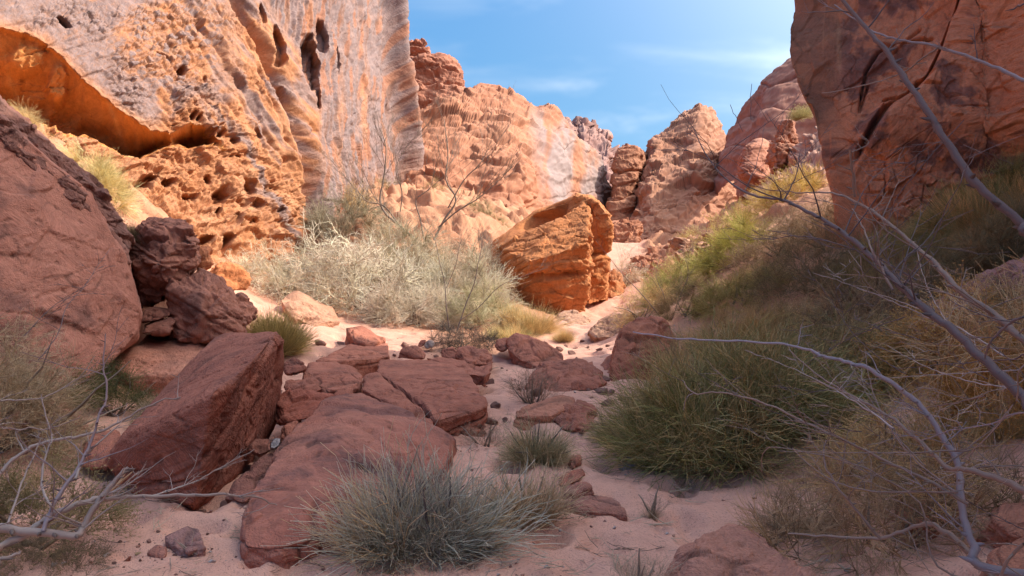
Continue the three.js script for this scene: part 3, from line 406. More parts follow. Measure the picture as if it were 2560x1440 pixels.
{
  const col = (pts) => pts;
  // each row from behind, round the left edge, along the face and on past the camera
  const row = (t, y, edge, front, far, k = 0) => [wctl(26, y, lerp(-22, -15.4, k), 1700, t), wctl(14, y, lerp(-20.5, -13.9, k), 1800, t), wctl(8.6, y, lerp(-18.2, -13.0, k), 1900, t), edge, ...front, wctl(far, y, -6.5, 2800, t), wctl(far + 0.6, y, -2, 2950, t), wctl(far + 0.6, y, 4, 3050, t), wctl(far + 2, y, 14, 3150, t)];
  const rows = [
    [...row(-1500, 17.8, wctl(13, 17.8, -13.6, 1985, -1500), [wctl(14, 17.8, -13.2, 2080, -1500), wctl(15, 17.8, -12.6, 2220, -1500), wctl(16, 17.8, -11.6, 2380, -1500), wctl(17, 17.8, -9.6, 2560, -1500)], 18, 1)],
    [...row(-900, 17.5, wctl(6.4, 17.5, -14.1, 1985, -900), [wctl(6.7, 17.5, -13.7, 2080, -900), wctl(7.6, 17.5, -13.1, 2220, -900), wctl(8.2, 17.5, -12, 2380, -900), wctl(8.8, 17.5, -10, 2560, -900)], 9.6, 1)],
    [...row(-400, 9.5, ctl(1990, -400, 14.2), [ctl(2070, -400, 13.5), ctl(2220, -400, 12.9), ctl(2380, -400, 12.1), ctl(2580, -400, 11)], 9.6, 1)],
    [...row(-20, 6.6, ctl(2012, -20, 13.9), [ctl(2060, -20, 13.3), ctl(2200, -20, 12.7), ctl(2380, -20, 12.0), ctl(2580, -20, 11.2)], 9.4, 1)],
    [...row(100, 5.8, ctl(1996, 100, 13.3), [ctl(2050, 100, 12.8), ctl(2190, 100, 12.4), ctl(2380, 100, 11.9), ctl(2580, 100, 11.2)], 9.2, 1)],
    [...row(220, 5, ctl(2022, 220, 12.8), [ctl(2070, 220, 12.4), ctl(2190, 220, 12.1), ctl(2370, 220, 11.8), ctl(2580, 220, 11.1)], 9.1, 1)],
    [...row(330, 4.2, ctl(2066, 330, 12.5), [ctl(2112, 330, 12.1), ctl(2200, 330, 11.9), ctl(2370, 330, 11.7), ctl(2580, 330, 11.1)], 9.0, 1)],
    [...row(440, 3.4, ctl(2098, 440, 12.4), [ctl(2140, 440, 12.0), ctl(2225, 440, 11.8), ctl(2370, 440, 11.6), ctl(2580, 440, 11.1)], 9.0, 1)],
    [...row(620, 1.5, ctl(2118, 620, 12.4), [ctl(2158, 620, 12.0), ctl(2240, 620, 11.8), ctl(2370, 620, 11.6), ctl(2580, 620, 11.1)], 9.0, 1)]];
  const g = sheet({ rows, along: [0.93, 0.37], nu: 400, nv: 300, uw: [0.2, 0.2, 0.25, 0.7, 1, 1.2, 1.3, 0.35, 0.2, 0.2, 0.2], vw: [0.2, 0.25, 0.35, 1, 1, 1, 1, 0.9], disp: rightDisp, color: rightColor });
  tag(addMesh('cliff', g, rockMat), 'shaded red cliff leaning over the right slope, split by a long dark crack', 'cliff', null, 'structure');
}

// ================================================================ hills beyond
function hillLook({ seed, dir = [0.1, 1, 0.1], freq = 2, bed = 0.15, lump = 0.4, size = 2.5, blocks = 0.3, bs = 1.2, c1 = [0.302, 0.107, 0.052], c2 = [0.395, 0.174, 0.095], varnish = null }) {
  return {
    disp: (s, t, p) => { let h = lump * fbm(p.x / size + seed, p.y / size, p.z / size, 4) + bed * beds(p, dir, freq, 0.6, seed);
      if (blocks) { const k = blocks * (varnish ? 1 - 0.85 * varnish(s, t) : 1), q = 0.4 * n3(p.x / bs * 0.7, p.y / bs, p.z / bs); h += k * (0.9 * shards(p.x / bs + seed + q, p.y / bs * 1.9, p.z / bs, 0.06, 0.2) + 0.45 * shards(p.x / bs * 2.1 + q, p.y / bs * 3.2, p.z / bs * 2.1 + seed, 0.08, 0.25) + 0.22 * shards(p.x / bs * 5 + q, p.y / bs * 7, p.z / bs * 5, 0.08, 0.3)); }
      return h + 0.08 * fbm(p.x * 1.6, p.y * 3.5, p.z * 1.6, 4); },
    color: (s, t, p) => { const f = fbm(p.x * 0.3 + seed, p.y * 0.5, p.z * 0.3, 4), q = beds(p, dir, freq, 0.6, seed), g = fbm(p.x * 2.5, p.y * 3, p.z * 2.5, 3); let c = mixc(c1, c2, clamp(0.5 + f * 0.8 + q * 0.25 + g * 0.3));
      if (varnish) { const v = varnish(s, t) * sst(-0.25, 0.2, fbm(s * 0.028, t * 0.006, seed, 4)); c = mixc(c, [0.27, 0.21, 0.20], v * 0.85); } return mulc(c, (1 + 0.22 * g) * (1 + 0.16 * n3(p.x * 0.5 + q, p.y * 6, p.z * 0.5))); },
  };
}
{
  const ridge = (label, sky, foot, o, look) => tag(addMesh('hill', ridgeSheet(sky, foot, { ...o, ...hillLook(look) }), farRockMat), label, 'hill', null, 'structure');
  ridge('rubble-strewn orange hill with grey streaked end face, behind the central thicket',
    [[960, 300, 40], [1040, 280, 40], [1110, 262, 40], [1170, 226, 42], [1215, 216, 43], [1262, 222, 43], [1300, 242, 43], [1340, 268, 43], [1385, 270, 44], [1412, 298, 44.5], [1438, 335, 45], [1470, 368, 46], [1498, 405, 47], [1518, 470, 48], [1534, 520, 50]],
    [[960, 520, 29], [1040, 520, 29], [1110, 520, 29], [1165, 520, 29], [1215, 520, 29], [1260, 520, 29], [1300, 520, 29.5], [1340, 570, 30.5], [1385, 590, 33], [1412, 600, 36], [1440, 610, 39], [1470, 630, 42], [1500, 640, 44], [1522, 650, 46], [1540, 660, 48]],
    { nu: 360, nv: 210, bulge: 2.0, mid: 3, back: 12, drop: 5 }, { seed: 5, lump: 0.6, size: 3, blocks: 0.36, bs: 2.2, bed: 0.22, freq: 1.4, dir: [0.25, 0.9, 0.2], varnish: (s, t) => sst(1300, 1370, s - (t - 330) * 0.25) * sst(1530, 1500, s) * sst(250, 330, t) });
  ridge('distant purple-brown ridge capped by small flat hoodoos',
    [[1380, 300, 95], [1412, 292, 95], [1424, 294, 95], [1430, 312, 95], [1446, 316, 95], [1450, 306, 95], [1462, 305, 95], [1466, 322, 95], [1480, 328, 95], [1494, 338, 95], [1512, 336, 95], [1520, 340, 95], [1516, 358, 95], [1520, 372, 96], [1534, 392, 97], [1560, 430, 99]],
    [[1380, 520, 80], [1412, 520, 80], [1424, 520, 80], [1430, 520, 80], [1446, 520, 80], [1450, 520, 80], [1462, 520, 80], [1466, 520, 80], [1480, 520, 80], [1494, 520, 80], [1512, 520, 80], [1520, 520, 80], [1530, 520, 80], [1540, 520, 80], [1550, 520, 82], [1570, 520, 84]],
    { nu: 150, nv: 130, bulge: 3, mid: 2, back: 15, drop: 6 }, { seed: 9, lump: 1.2, size: 4, blocks: 1.0, bs: 3, bed: 0.9, freq: 0.42, c1: [0.252, 0.126, 0.105], c2: [0.336, 0.185, 0.150] });  // distance haze is put into the purplish colour of this ridge
  ridge('pointed pale sandstone peak standing against the sky in the middle distance',
    [[1500, 610, 48], [1556, 545, 47], [1590, 470, 47.5], [1612, 400, 48], [1632, 352, 48.5], [1660, 332, 49.5], [1694, 302, 50.5], [1722, 276, 51], [1748, 258, 51], [1774, 282, 51], [1802, 322, 51], [1828, 352, 51], [1856, 380, 52], [1890, 420, 53], [1930, 460, 54]],
    [[1480, 720, 34], [1530, 690, 35], [1560, 670, 35], [1590, 655, 36], [1620, 645, 36], [1650, 640, 36], [1680, 635, 36.5], [1705, 625, 37], [1730, 615, 37.5], [1756, 600, 38], [1785, 585, 39], [1815, 570, 40], [1845, 560, 41], [1880, 550, 42], [1920, 540, 43]],
    { nu: 300, nv: 260, bulge: 2.2, mid: 3, back: 12, drop: 6 }, { seed: 13, lump: 0.45, size: 5, blocks: 0.36, bs: 2.0, bed: 0.22, freq: 1.7, dir: [-0.28, 0.95, 0.1], c1: [0.302, 0.118, 0.063], c2: [0.403, 0.192, 0.112] });
  ridge('smooth banded sandstone hill rising behind the leaning right cliff',
    [[1846, 450, 38], [1852, 400, 38], [1862, 360, 38], [1872, 332, 38], [1882, 300, 38.5], [1894, 265, 39], [1904, 230, 39], [1928, 200, 39], [1955, 172, 39], [1980, 150, 39], [2010, 120, 39], [2060, 90, 39], [2120, 70, 38]],
    [[1846, 520, 33], [1852, 520, 32], [1858, 515, 31.5], [1866, 510, 31], [1878, 505, 31], [1890, 505, 31], [1910, 500, 31], [1932, 500, 31], [1958, 500, 31], [1985, 500, 31], [2012, 500, 31], [2060, 500, 31], [2120, 500, 31]],
    { nu: 200, nv: 240, bulge: 1.4, mid: 3, back: 10, drop: 4 }, { seed: 21, lump: 0.5, size: 4, blocks: 0.06, bs: 2, bed: 0.26, freq: 1.25, dir: [0.05, 1, 0.1], c1: [0.269, 0.100, 0.063], c2: [0.353, 0.155, 0.101] });
  ridge('pale broken scree slope at the foot of the leaning right cliff',
    [[1880, 500, 26], [1915, 470, 26], [1950, 440, 26], [1985, 405, 26], [2010, 375, 26], [2040, 335, 26], [2090, 300, 26], [2150, 280, 26]],
    [[1870, 580, 21], [1905, 575, 21], [1945, 570, 21], [1985, 565, 21], [2015, 560, 21], [2050, 555, 21], [2090, 550, 21], [2150, 540, 21]],
    { nu: 120, nv: 90, bulge: 0.4, mid: 2, back: 4, drop: 2 }, { seed: 25, lump: 0.3, size: 1.5, blocks: 0.34, bs: 0.6, bed: 0.05, freq: 2, c1: [0.395, 0.192, 0.133], c2: [0.521, 0.296, 0.210] });
}
// free-standing rocks beyond, each a convex block with ledges
function farRock(label, px, thick, look, round = 0.5, L = 1.7) {
  const pts = []; for (const [x, y, d] of px) pts.push(P(x, y, d), P(x, y, d).sub(V(0, EYE, 0)).multiplyScalar(1 + thick / d).add(V(0, EYE - thick * 0.08, 0)));
  const h = hillLook(look);
  const g = hullGeo(pts, { round, L, disp: (p) => h.disp(0, 0, p), color: (p) => h.color(0, 0, p) });
  return g;
}
{
  const rk = (name, label, geos, cat = 'rock') => tag(addMesh(name, geos.length > 1 ? mergeGeometries(geos) : geos[0], farRockMat), label, cat);
  const red = { seed: 31, lump: 0.4, size: 2.5, blocks: 0.22, bs: 1.1, bed: 0.42, freq: 1.15, dir: [-0.05, 1, 0.1], c1: [0.286, 0.096, 0.052], c2: [0.386, 0.163, 0.098] };
  rk('rock_tower', 'stacked dark red rock tower beside the right end of the tall left cliff', [
    farRock('', [[980, 150, 43], [1038, 138, 42], [1128, 137, 42], [1150, 158, 42], [1168, 205, 41.5], [1168, 258, 41], [1128, 290, 40], [1030, 300, 40], [980, 300, 41]], 5, red, 0.4),
    farRock('', [[980, 110, 44], [1025, 84, 44], [1052, 84, 44], [1078, 104, 44], [1086, 150, 44], [980, 160, 44]], 4, { ...red, seed: 33 }, 0.5)], 'rock tower');
  rk('rock_tower', 'small flat-topped rock tower to the left of the pointed peak', [
    farRock('', [[1540, 362, 45], [1562, 354, 45], [1588, 352, 45], [1612, 364, 45.5], [1622, 384, 46], [1604, 440, 44.5], [1586, 520, 43], [1572, 590, 42], [1524, 600, 42], [1528, 500, 43], [1534, 420, 44]], 3.6, { seed: 41, lump: 0.3, size: 2, blocks: 0.16, bs: 0.9, bed: 0.34, freq: 1.35, dir: [-0.1, 1, 0.1], c1: [0.294, 0.107, 0.052], c2: [0.386, 0.178, 0.098] }, 0.35)], 'rock tower');
  rk('boulder', 'rounded red boulder below the banded hill behind the right cliff', [
    farRock('', [[1830, 420, 30], [1838, 368, 30], [1868, 340, 30.5], [1905, 330, 31], [1935, 345, 31], [1932, 420, 30], [1920, 460, 29], [1850, 450, 29]], 3, { seed: 47, lump: 0.25, size: 2, blocks: 0.1, bs: 1, bed: 0.14, freq: 2, dir: [0.1, 1, 0.2], c1: [0.302, 0.104, 0.059], c2: [0.386, 0.163, 0.098] }, 0.5)], 'boulder');
  rk('boulder', 'upright layered knob of rock with a small bush on top, beside the right cliff', [
    farRock('', [[1930, 330, 27.5], [1945, 300, 27.5], [1968, 287, 27.5], [1992, 288, 27.5], [2000, 330, 27.5], [1994, 380, 27], [1975, 400, 26.6], [1930, 440, 26], [1924, 400, 26.6]], 2.2, { seed: 51, lump: 0.25, size: 1.2, blocks: 0.16, bs: 0.6, bed: 0.22, freq: 2.6, dir: [0, 1, 0.1], c1: [0.302, 0.104, 0.056], c2: [0.395, 0.178, 0.105] }, 0.3)], 'boulder');
  rk('boulder', 'cracked block at the foot of the pointed peak, right of the wash bend', [
    farRock('', [[1525, 560, 33], [1560, 540, 33.5], [1600, 548, 33], [1606, 590, 32], [1590, 640, 31], [1530, 650, 31]], 3, { seed: 57, lump: 0.3, size: 1.4, blocks: 0.3, bs: 0.9, bed: 0.1, freq: 2 }, 0.3)], 'boulder');
  rk('boulder', 'low ledgy outcrop at the wash bend below the pointed peak', [
    farRock('', [[1560, 680, 27], [1600, 630, 27], [1660, 605, 28], [1730, 590, 28], [1740, 640, 27], [1700, 690, 25], [1640, 720, 24], [1570, 720, 24]], 3, { seed: 61, lump: 0.4, size: 1.6, blocks: 0.34, bs: 0.9, bed: 0.18, freq: 2.2, dir: [-0.3, .9, .1] }, 0.3)], 'outcrop');
}

// ================================================================ boulders and stones
const T = (px, py, y) => [px, py, (EYE - y) * FOCAL / (py - HORIZON)];       // a point seen at a pixel, lying y metres above the wash floor
function rockFrom(front, { thick = 1, drop = 0, squeeze = 0.85, extra = [], ...o }) {
  const pts = []; let cx = 0; for (const q of front) cx += P(...q).x / front.length;
  let cy = 0; for (const q of front) cy += P(...q).y / front.length;
  for (const q of front) { const p = P(...q), k = 1 + thick / -p.z; pts.push(p, V((cx + (p.x - cx) * squeeze) * k, EYE + (cy + (p.y - cy) * squeeze - EYE) * k - drop, p.z * k)); }
  if (o.sink) for (const q of front) { const p = P(...q); if (p.y < cy) pts.push(V(cx + (p.x - cx) * 0.9, p.y - o.sink, p.z - thick * 0.15), V(cx + (p.x - cx) * 0.8, p.y - o.sink, p.z - thick)); }
  for (const q of extra) pts.push(P(...q));
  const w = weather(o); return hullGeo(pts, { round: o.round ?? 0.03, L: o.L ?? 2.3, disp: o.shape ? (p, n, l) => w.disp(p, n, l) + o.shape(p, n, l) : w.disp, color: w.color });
}
function slabFrom(top, { h = 0.4, grow = 1.03, extra = [], ...o }) {
  const pts = [], c = V(); for (const q of top) c.addScaledVector(P(...q), 1 / top.length);
  for (const q of top) { const p = P(...q); pts.push(p, V(c.x + (p.x - c.x) * grow, p.y - h, c.z + (p.z - c.z) * grow)); }
  for (const q of extra) pts.push(P(...q));
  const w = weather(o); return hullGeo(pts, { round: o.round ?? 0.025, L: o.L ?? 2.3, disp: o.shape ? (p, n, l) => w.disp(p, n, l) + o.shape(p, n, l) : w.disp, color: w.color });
}
function boulder(label, geo, name = 'boulder', category = 'boulder', group) { return tag(addMesh(name, geo, rockMat), label, category, group); }
let rs = 100; const seed = () => ++rs;

// points on the plane through three given ones
function planeOf(A, B, C) { const a = P(...A), n = P(...B).sub(a).cross(P(...C).sub(a)).normalize(), o = V(0, EYE, 0), k = a.clone().sub(o).dot(n); return (px, py, off = 0) => { const r = P(px, py, 1).sub(o), t = k / r.dot(n); return [px, py, t + off]; }; }
{
  const f = planeOf([0, 316, 8.5], [340, 800, 9.0], [60, 1015, 7.3]);
  boulder('huge smooth slab leaning at the left edge, its flat face turned to the wash',
    rockFrom([f(-420, -40), f(0, 318), f(110, 388), f(236, 500), f(306, 640), f(334, 740), f(340, 800), f(330, 850), f(290, 892), f(190, 975), f(60, 1015), f(-420, 1080), f(352, 778, 0.5), f(347, 850, 0.55), f(322, 660, 0.45)], { thick: 2.5, squeeze: 0.97, L: 2.6, crackW: 0.009, seed: 3, round: 0.025, bed: 0.010, freq: 3, dir: [0.75, 0.6, 0.3], lump: 0.055, size: 0.9, chip: 0.016, chipSize: 0.8, crack: 0.3, c1: [0.350, 0.123, 0.076], c2: [0.467, 0.191, 0.128], c3: [0.17, 0.068, 0.05], stain: 0.7 }));
  const g = planeOf([0, 252, 8.9], [328, 606, 9.9], [0, 322, 8.75]);
  boulder('dark layered slab lying on top of the huge leaning slab at the left edge',
    mergeGeometries([  // both layers coloured darker, standing in for shade on the turned-away face
      rockFrom([g(-420, -140), g(0, 250), g(60, 300), g(130, 382), g(225, 482), g(302, 556), g(330, 606), g(322, 622), g(232, 508), g(118, 402), g(0, 290), g(-420, -80)], { thick: 2.0, squeeze: 0.98, seed: 4, round: 0.017, bed: 0.05, freq: 9, dir: [0.62, 0.72, -0.2], lump: 0.06, size: 0.5, chip: 0.04, chipSize: 0.4, c1: [0.182, 0.072, 0.053], c2: [0.286, 0.123, 0.087], c3: [0.08, 0.038, 0.034], stain: 0.6 }),
      rockFrom([g(-420, -70, -0.25), g(0, 296, -0.22), g(118, 404, -0.2), g(232, 512, -0.2), g(320, 626, -0.2), g(318, 660, -0.2), g(300, 630, -0.28), g(228, 508, -0.3), g(112, 396, -0.3), g(0, 308, -0.3), g(-420, -50, -0.3)], { thick: 1.6, squeeze: 0.98, seed: 5, round: 0.014, bed: 0.03, freq: 9, dir: [0.62, 0.72, -0.2], lump: 0.04, size: 0.5, chip: 0.03, chipSize: 0.4, c1: [0.208, 0.081, 0.057], c2: [0.324, 0.142, 0.102], c3: [0.09, 0.04, 0.036], stain: 0.6 })]));
}
const dk = { c1: [0.260, 0.094, 0.060], c2: [0.417, 0.163, 0.101], c3: [0.110, 0.045, 0.035], stain: 0.55 };
boulder('tall dark craggy block with a flat cap, right of the huge leaning slab',
  rockFrom([[320, 592, 10.9], [345, 574, 10.9], [415, 566, 10.8], [476, 564, 10.9], [484, 600, 10.7], [490, 645, 10.7], [472, 690, 10.7], [440, 735, 10.6], [395, 762, 10.6], [350, 770, 10.7], [326, 735, 10.8], [314, 655, 10.8], [400, 660, 10.3]], { thick: 1.6, seed: 5, round: 0.025, bed: 0.075, freq: 6.5, dir: [0.25, 0.95, 0.2], lump: 0.14, size: 0.6, chip: 0.054, chipSize: 0.45, ...dk }));
boulder('thin dark ledge capping the tall craggy block', rockFrom([[412, 576, 10.9], [425, 560, 10.9], [462, 557, 10.9], [478, 566, 10.9], [470, 582, 10.8]], { thick: 0.7, seed: 6, round: 0.015, lump: 0.03, size: 0.3, chip: 0.018, chipSize: 0.25, ...dk }));
boulder('rounded swirl-grained dark boulder below the tall craggy block',
  rockFrom([[416, 800, 10.3], [418, 712, 10.4], [470, 682, 10.6], [520, 680, 10.7], [556, 694, 10.8], [580, 724, 10.7], [602, 772, 10.6], [613, 832, 10.5], [590, 862, 10.3], [540, 856, 10.1], [470, 852, 10.0], [428, 846, 10.1], [510, 770, 10.0]], { thick: 1.3, seed: 7, round: 0.049, bed: 0.05, freq: 6, dir: [0.5, 0.8, -0.3], lump: 0.13, size: 0.5, chip: 0.036, chipSize: 0.4, ...dk }));
boulder('small dark pointed rock behind the tall craggy block', rockFrom([[478, 660, 12], [482, 628, 12], [505, 618, 12], [526, 622, 12], [530, 662, 12], [505, 682, 11.8]], { thick: 0.8, seed: 8, lump: 0.06, size: 0.3, chip: 0.036, chipSize: 0.3, c1: [0.430, 0.132, 0.048], c2: [0.573, 0.204, 0.082], c3: DARK }));
boulder('rock at the shadow line with one glowing orange side', rockFrom([[520, 690, 12.6], [535, 668, 12.6], [575, 655, 12.7], [602, 664, 12.8], [624, 700, 13.0], [618, 724, 12.9], [570, 728, 12.5], [535, 715, 12.4]], { thick: 0.9, seed: 9, round: 0.039, lump: 0.08, size: 0.35, chip: 0.030, chipSize: 0.35, c1: [0.521, 0.163, 0.053], c2: [0.625, 0.223, 0.082], c3: [0.221, 0.074, 0.042] }));
boulder('knobbly dark rock between the swirl-grained boulder and the grass clump', rockFrom([[572, 738, 11.6], [606, 738, 11.7], [622, 758, 11.7], [644, 772, 11.8], [634, 798, 11.5], [600, 815, 11.3], [580, 790, 11.4]], { thick: 0.7, seed: 10, round: 0.034, lump: 0.08, size: 0.25, chip: 0.024, chipSize: 0.25, ...dk }));
boulder('small wedge-shaped stone stacked under the tall craggy block', rockFrom([[354, 806, 10.2], [358, 778, 10.3], [382, 768, 10.3], [420, 770, 10.3], [428, 788, 10.2], [395, 802, 10.1]], { thick: 0.6, seed: 11, round: 0.020, lump: 0.03, size: 0.3, chip: 0.012, ...dk }));
boulder('broken flat stone under the small wedge-shaped stone', rockFrom([[356, 834, 10.0], [360, 812, 10.1], [428, 790, 10.2], [442, 800, 10.1], [424, 834, 9.9]], { thick: 0.6, seed: 12, round: 0.015, lump: 0.03, size: 0.3, chip: 0.018, ...dk }));
boulder('long pale flat slab at the foot of the huge leaning slab', slabFrom([[272, 912, 9.4], [300, 876, 9.9], [365, 850, 10.2], [470, 852, 10.4], [545, 872, 10.3], [520, 910, 9.6], [440, 935, 9.2], [330, 948, 9.0]], { h: 0.5, seed: 13, round: 0.025, bed: 0.025, freq: 12, lump: 0.05, size: 0.5, chip: 0.018, c1: [0.443, 0.173, 0.106], c2: [0.573, 0.244, 0.155], c3: [0.221, 0.099, 0.077] }));
boulder('flat ledge between the pale slab and the swirl-grained boulder', slabFrom([[340, 862, 10.4], [362, 828, 10.7], [430, 826, 10.8], [500, 862, 10.5], [480, 880, 10.2]], { h: 0.5, seed: 14, round: 0.020, bed: 0.03, freq: 9, lump: 0.04, size: 0.4, chip: 0.018, c1: [0.391, 0.142, 0.090], c2: [0.521, 0.213, 0.130] }));

// the great tilted boulder
boulder('great dark red boulder tilted up to the right, with layered overhanging front',
  rockFrom([[262, 1150, 5.3], [300, 1092, 5.2], [430, 1043, 4.95], [530, 983, 4.83], [600, 933, 5.15], [694, 830, 6.3], [709, 852, 6.4], [707, 920, 6.6], [701, 985, 6.6], [648, 1115, 6.1], [588, 1175, 5.6], [545, 1230, 5.1], [490, 1268, 4.88], [440, 1252, 4.92], [360, 1197, 5.05], [272, 1172, 5.25]],
    { thick: 0.35, drop: 0.3, squeeze: 0.75, extra: [[546, 836, 7.4], [520, 862, 7.2], [430, 960, 6.6], [340, 1045, 6.0], [650, 834, 7.0]], seed: 15, round: 0.012, L: 1.7, bed: 0.034, freq: 5, dir: [-0.46, 0.78, 0.42], lump: 0.035, size: 0.7, chip: 0.008, chipSize: 0.5, crack: 0.3, fine: 0.004, c1: [0.272, 0.079, 0.046], c2: [0.409, 0.142, 0.086], c3: [0.12, 0.043, 0.032], stain: 0.45 }));
boulder('broad flat boulder with a smooth stained top, in front of the tilted boulder',
  mergeGeometries([slabFrom([T(588, 1310, 0.17), T(600, 1265, 0.22), T(645, 1185, 0.27), T(695, 1105, 0.30), T(745, 1058, 0.33), T(792, 1028, 0.35), T(835, 990, 0.37), T(900, 985, 0.34), T(1000, 1015, 0.30), T(1090, 1060, 0.24), T(1138, 1090, 0.17), T(1120, 1160, 0.13), T(980, 1262, 0.13), T(820, 1340, 0.12), T(690, 1368, 0.12), T(600, 1362, 0.12)], { h: 0.5, grow: 1.0, seed: 16, round: 0.034, L: 1.7, bed: 0.015, freq: 6, dir: [0.3, 0.9, 0.3], lump: 0.06, size: 0.8, chip: 0.018, chipSize: 0.8, c1: [0.376, 0.121, 0.076], c2: [0.519, 0.204, 0.133], c3: [0.13, 0.055, 0.050], stain: 1, streak: 0.5 }),
    rockFrom([[815, 1015, 6.9], [828, 982, 7.0], [850, 964, 7.1], [886, 964, 7.1], [892, 990, 6.9], [872, 1018, 6.6]], { thick: 0.4, drop: 0.2, seed: 17, round: 0.029, lump: 0.03, size: 0.3, chip: 0.006, c1: [0.358, 0.117, 0.068], c2: [0.474, 0.173, 0.106] })]));
const md = { c1: [0.339, 0.108, 0.062], c2: [0.469, 0.167, 0.101], c3: [0.161, 0.062, 0.045], stain: 0.4, bed: 0.014, freq: 14 };
boulder('long thin plate between the broad flat boulder and the cracked slab', slabFrom([T(900, 975, 0.30), T(908, 940, 0.34), T(945, 928, 0.34), T(1000, 975, 0.31), T(1088, 1046, 0.25), T(1075, 1062, 0.22), T(1000, 1020, 0.27)], { h: 0.4, seed: 18, lump: 0.04, size: 0.4, chip: 0.012, ...md }));
boulder('wide flat slab with a curved front edge, split from its neighbour by a crack', slabFrom([T(938, 925, 0.33), T(948, 900, 0.33), T(1060, 893, 0.30), T(1150, 914, 0.27), T(1186, 958, 0.25), T(1192, 985, 0.24), T(1216, 1012, 0.22), T(1190, 1026, 0.21), T(1090, 1050, 0.22), T(1015, 980, 0.29)], { h: 0.16, grow: 0.97, seed: 19, L: 1.7, lump: 0.035, size: 0.6, chip: 0.018, chipSize: 0.6, ...md }));
boulder('dark broken blocks under the front edge of the wide flat slab', slabFrom([T(1085, 1062, 0.1), T(1150, 1048, 0.1), T(1210, 1040, 0.1), T(1218, 1070, 0.05), T(1150, 1080, 0.05)], { h: 0.3, seed: 20, lump: 0.06, size: 0.2, chip: 0.042, chipSize: 0.22, c1: [0.312, 0.087, 0.045], c2: [0.417, 0.132, 0.073] }));
boulder('half-buried slab on the pale sand left of the triangular stone', slabFrom([T(790, 908, 0.10), T(845, 872, 0.16), T(890, 852, 0.18), T(970, 857, 0.14), T(973, 890, 0.10), T(930, 898, 0.10), T(860, 908, 0.09)], { h: 0.4, seed: 21, lump: 0.04, size: 0.4, chip: 0.018, ...md }));
boulder('flat brown stone at the edge of the sunlit sand below the thicket', slabFrom([[862, 820, 13.2], [905, 812, 13.4], [948, 832, 13.2], [962, 850, 13.0], [915, 860, 12.6], [880, 842, 12.8]], { h: 0.4, seed: 22, lump: 0.06, size: 0.4, chip: 0.030, ...md }));
boulder('smooth low slab behind the broad flat boulder, by a yellow grass tuft', slabFrom([T(752, 940, 0.28), T(775, 905, 0.33), T(832, 900, 0.33), T(882, 916, 0.3), T(902, 944, 0.28), T(896, 968, 0.27), T(820, 975, 0.27)], { h: 0.5, seed: 23, lump: 0.04, size: 0.4, chip: 0.012, ...md }));
boulder('dark oval rock beside the upper tip of the tilted boulder', rockFrom([[700, 922, 8.6], [712, 900, 8.6], [738, 895, 8.6], [762, 908, 8.6], [756, 928, 8.4], [722, 937, 8.3]], { thick: 0.5, seed: 24, round: 0.025, lump: 0.04, size: 0.3, chip: 0.018, c1: [0.260, 0.076, 0.045], c2: [0.352, 0.117, 0.068] }));
boulder('blocky dark red rock between the tilted boulder and the broad flat one', rockFrom([[680, 1052, 6.6], [692, 990, 6.7], [760, 976, 6.8], [838, 986, 6.8], [812, 1018, 6.5], [775, 1046, 6.3], [705, 1060, 6.3]], { thick: 0.6, seed: 25, round: 0.020, lump: 0.04, size: 0.4, chip: 0.018, c1: [0.307, 0.081, 0.045], c2: [0.391, 0.122, 0.073] }));
boulder('small rounded rock in the gap right of the tilted boulder tip', rockFrom([[708, 972, 7.6], [715, 950, 7.7], [760, 942, 7.7], [800, 955, 7.7], [780, 972, 7.5], [730, 980, 7.4]], { thick: 0.4, seed: 26, round: 0.025, lump: 0.06, size: 0.2, chip: 0.018, ...md }));
boulder('little red rock touching the small rounded rock in the gap', rockFrom([[748, 978, 7.3], [758, 962, 7.3], [790, 960, 7.3], [805, 974, 7.2], [780, 986, 7.1]], { thick: 0.3, seed: 27, round: 0.020, lump: 0.02, size: 0.2, chip: 0.012, ...md }));
boulder('triangular red stone standing on the sand above the wide flat slab', rockFrom([[993, 896, 11.3], [1000, 874, 11.3], [1030, 860, 11.4], [1050, 868, 11.4], [1066, 886, 11.3], [1062, 897, 11.1]], { thick: 0.5, seed: 28, round: 0.015, lump: 0.02, size: 0.3, chip: 0.012, ...md }));
boulder('smooth grey oval cobble on the sand near the debris mound', rockFrom([[1056, 866, 12.6], [1064, 850, 12.6], [1078, 846, 12.6], [1090, 856, 12.6], [1086, 870, 12.5], [1066, 875, 12.5]], { thick: 0.22, seed: 29, round: 0.044, bed: 0, lump: 0.01, size: 0.3, chip: 0, c1: [0.352, 0.254, 0.211], c2: [0.443, 0.326, 0.268], c3: [0.201, 0.157, 0.140], stain: 0.3 }), 'cobble', 'cobble');
boulder('small red cobble leaning on the grey oval cobble', rockFrom([[1042, 866, 12.8], [1050, 850, 12.8], [1066, 848, 12.8], [1062, 864, 12.7], [1048, 870, 12.6]], { thick: 0.2, seed: 30, round: 0.025, bed: 0, lump: 0.01, chip: 0, c1: [0.312, 0.081, 0.048], c2: [0.391, 0.122, 0.073] }), 'cobble', 'cobble');
boulder('squarish stone behind the layered blocks, below the debris mound', rockFrom([[1104, 894, 11.6], [1108, 872, 11.7], [1132, 866, 11.7], [1146, 880, 11.6], [1140, 898, 11.4]], { thick: 0.4, seed: 31, round: 0.020, lump: 0.02, size: 0.3, chip: 0.012, ...md }));
boulder('angular layered block right of the squarish stone', rockFrom([[1138, 896, 11.2], [1142, 872, 11.4], [1168, 862, 11.6], [1215, 876, 11.5], [1232, 892, 11.3], [1226, 912, 11.0], [1180, 914, 10.8]], { thick: 0.6, seed: 32, round: 0.015, lump: 0.04, size: 0.3, chip: 0.030, chipSize: 0.3, ...md }));
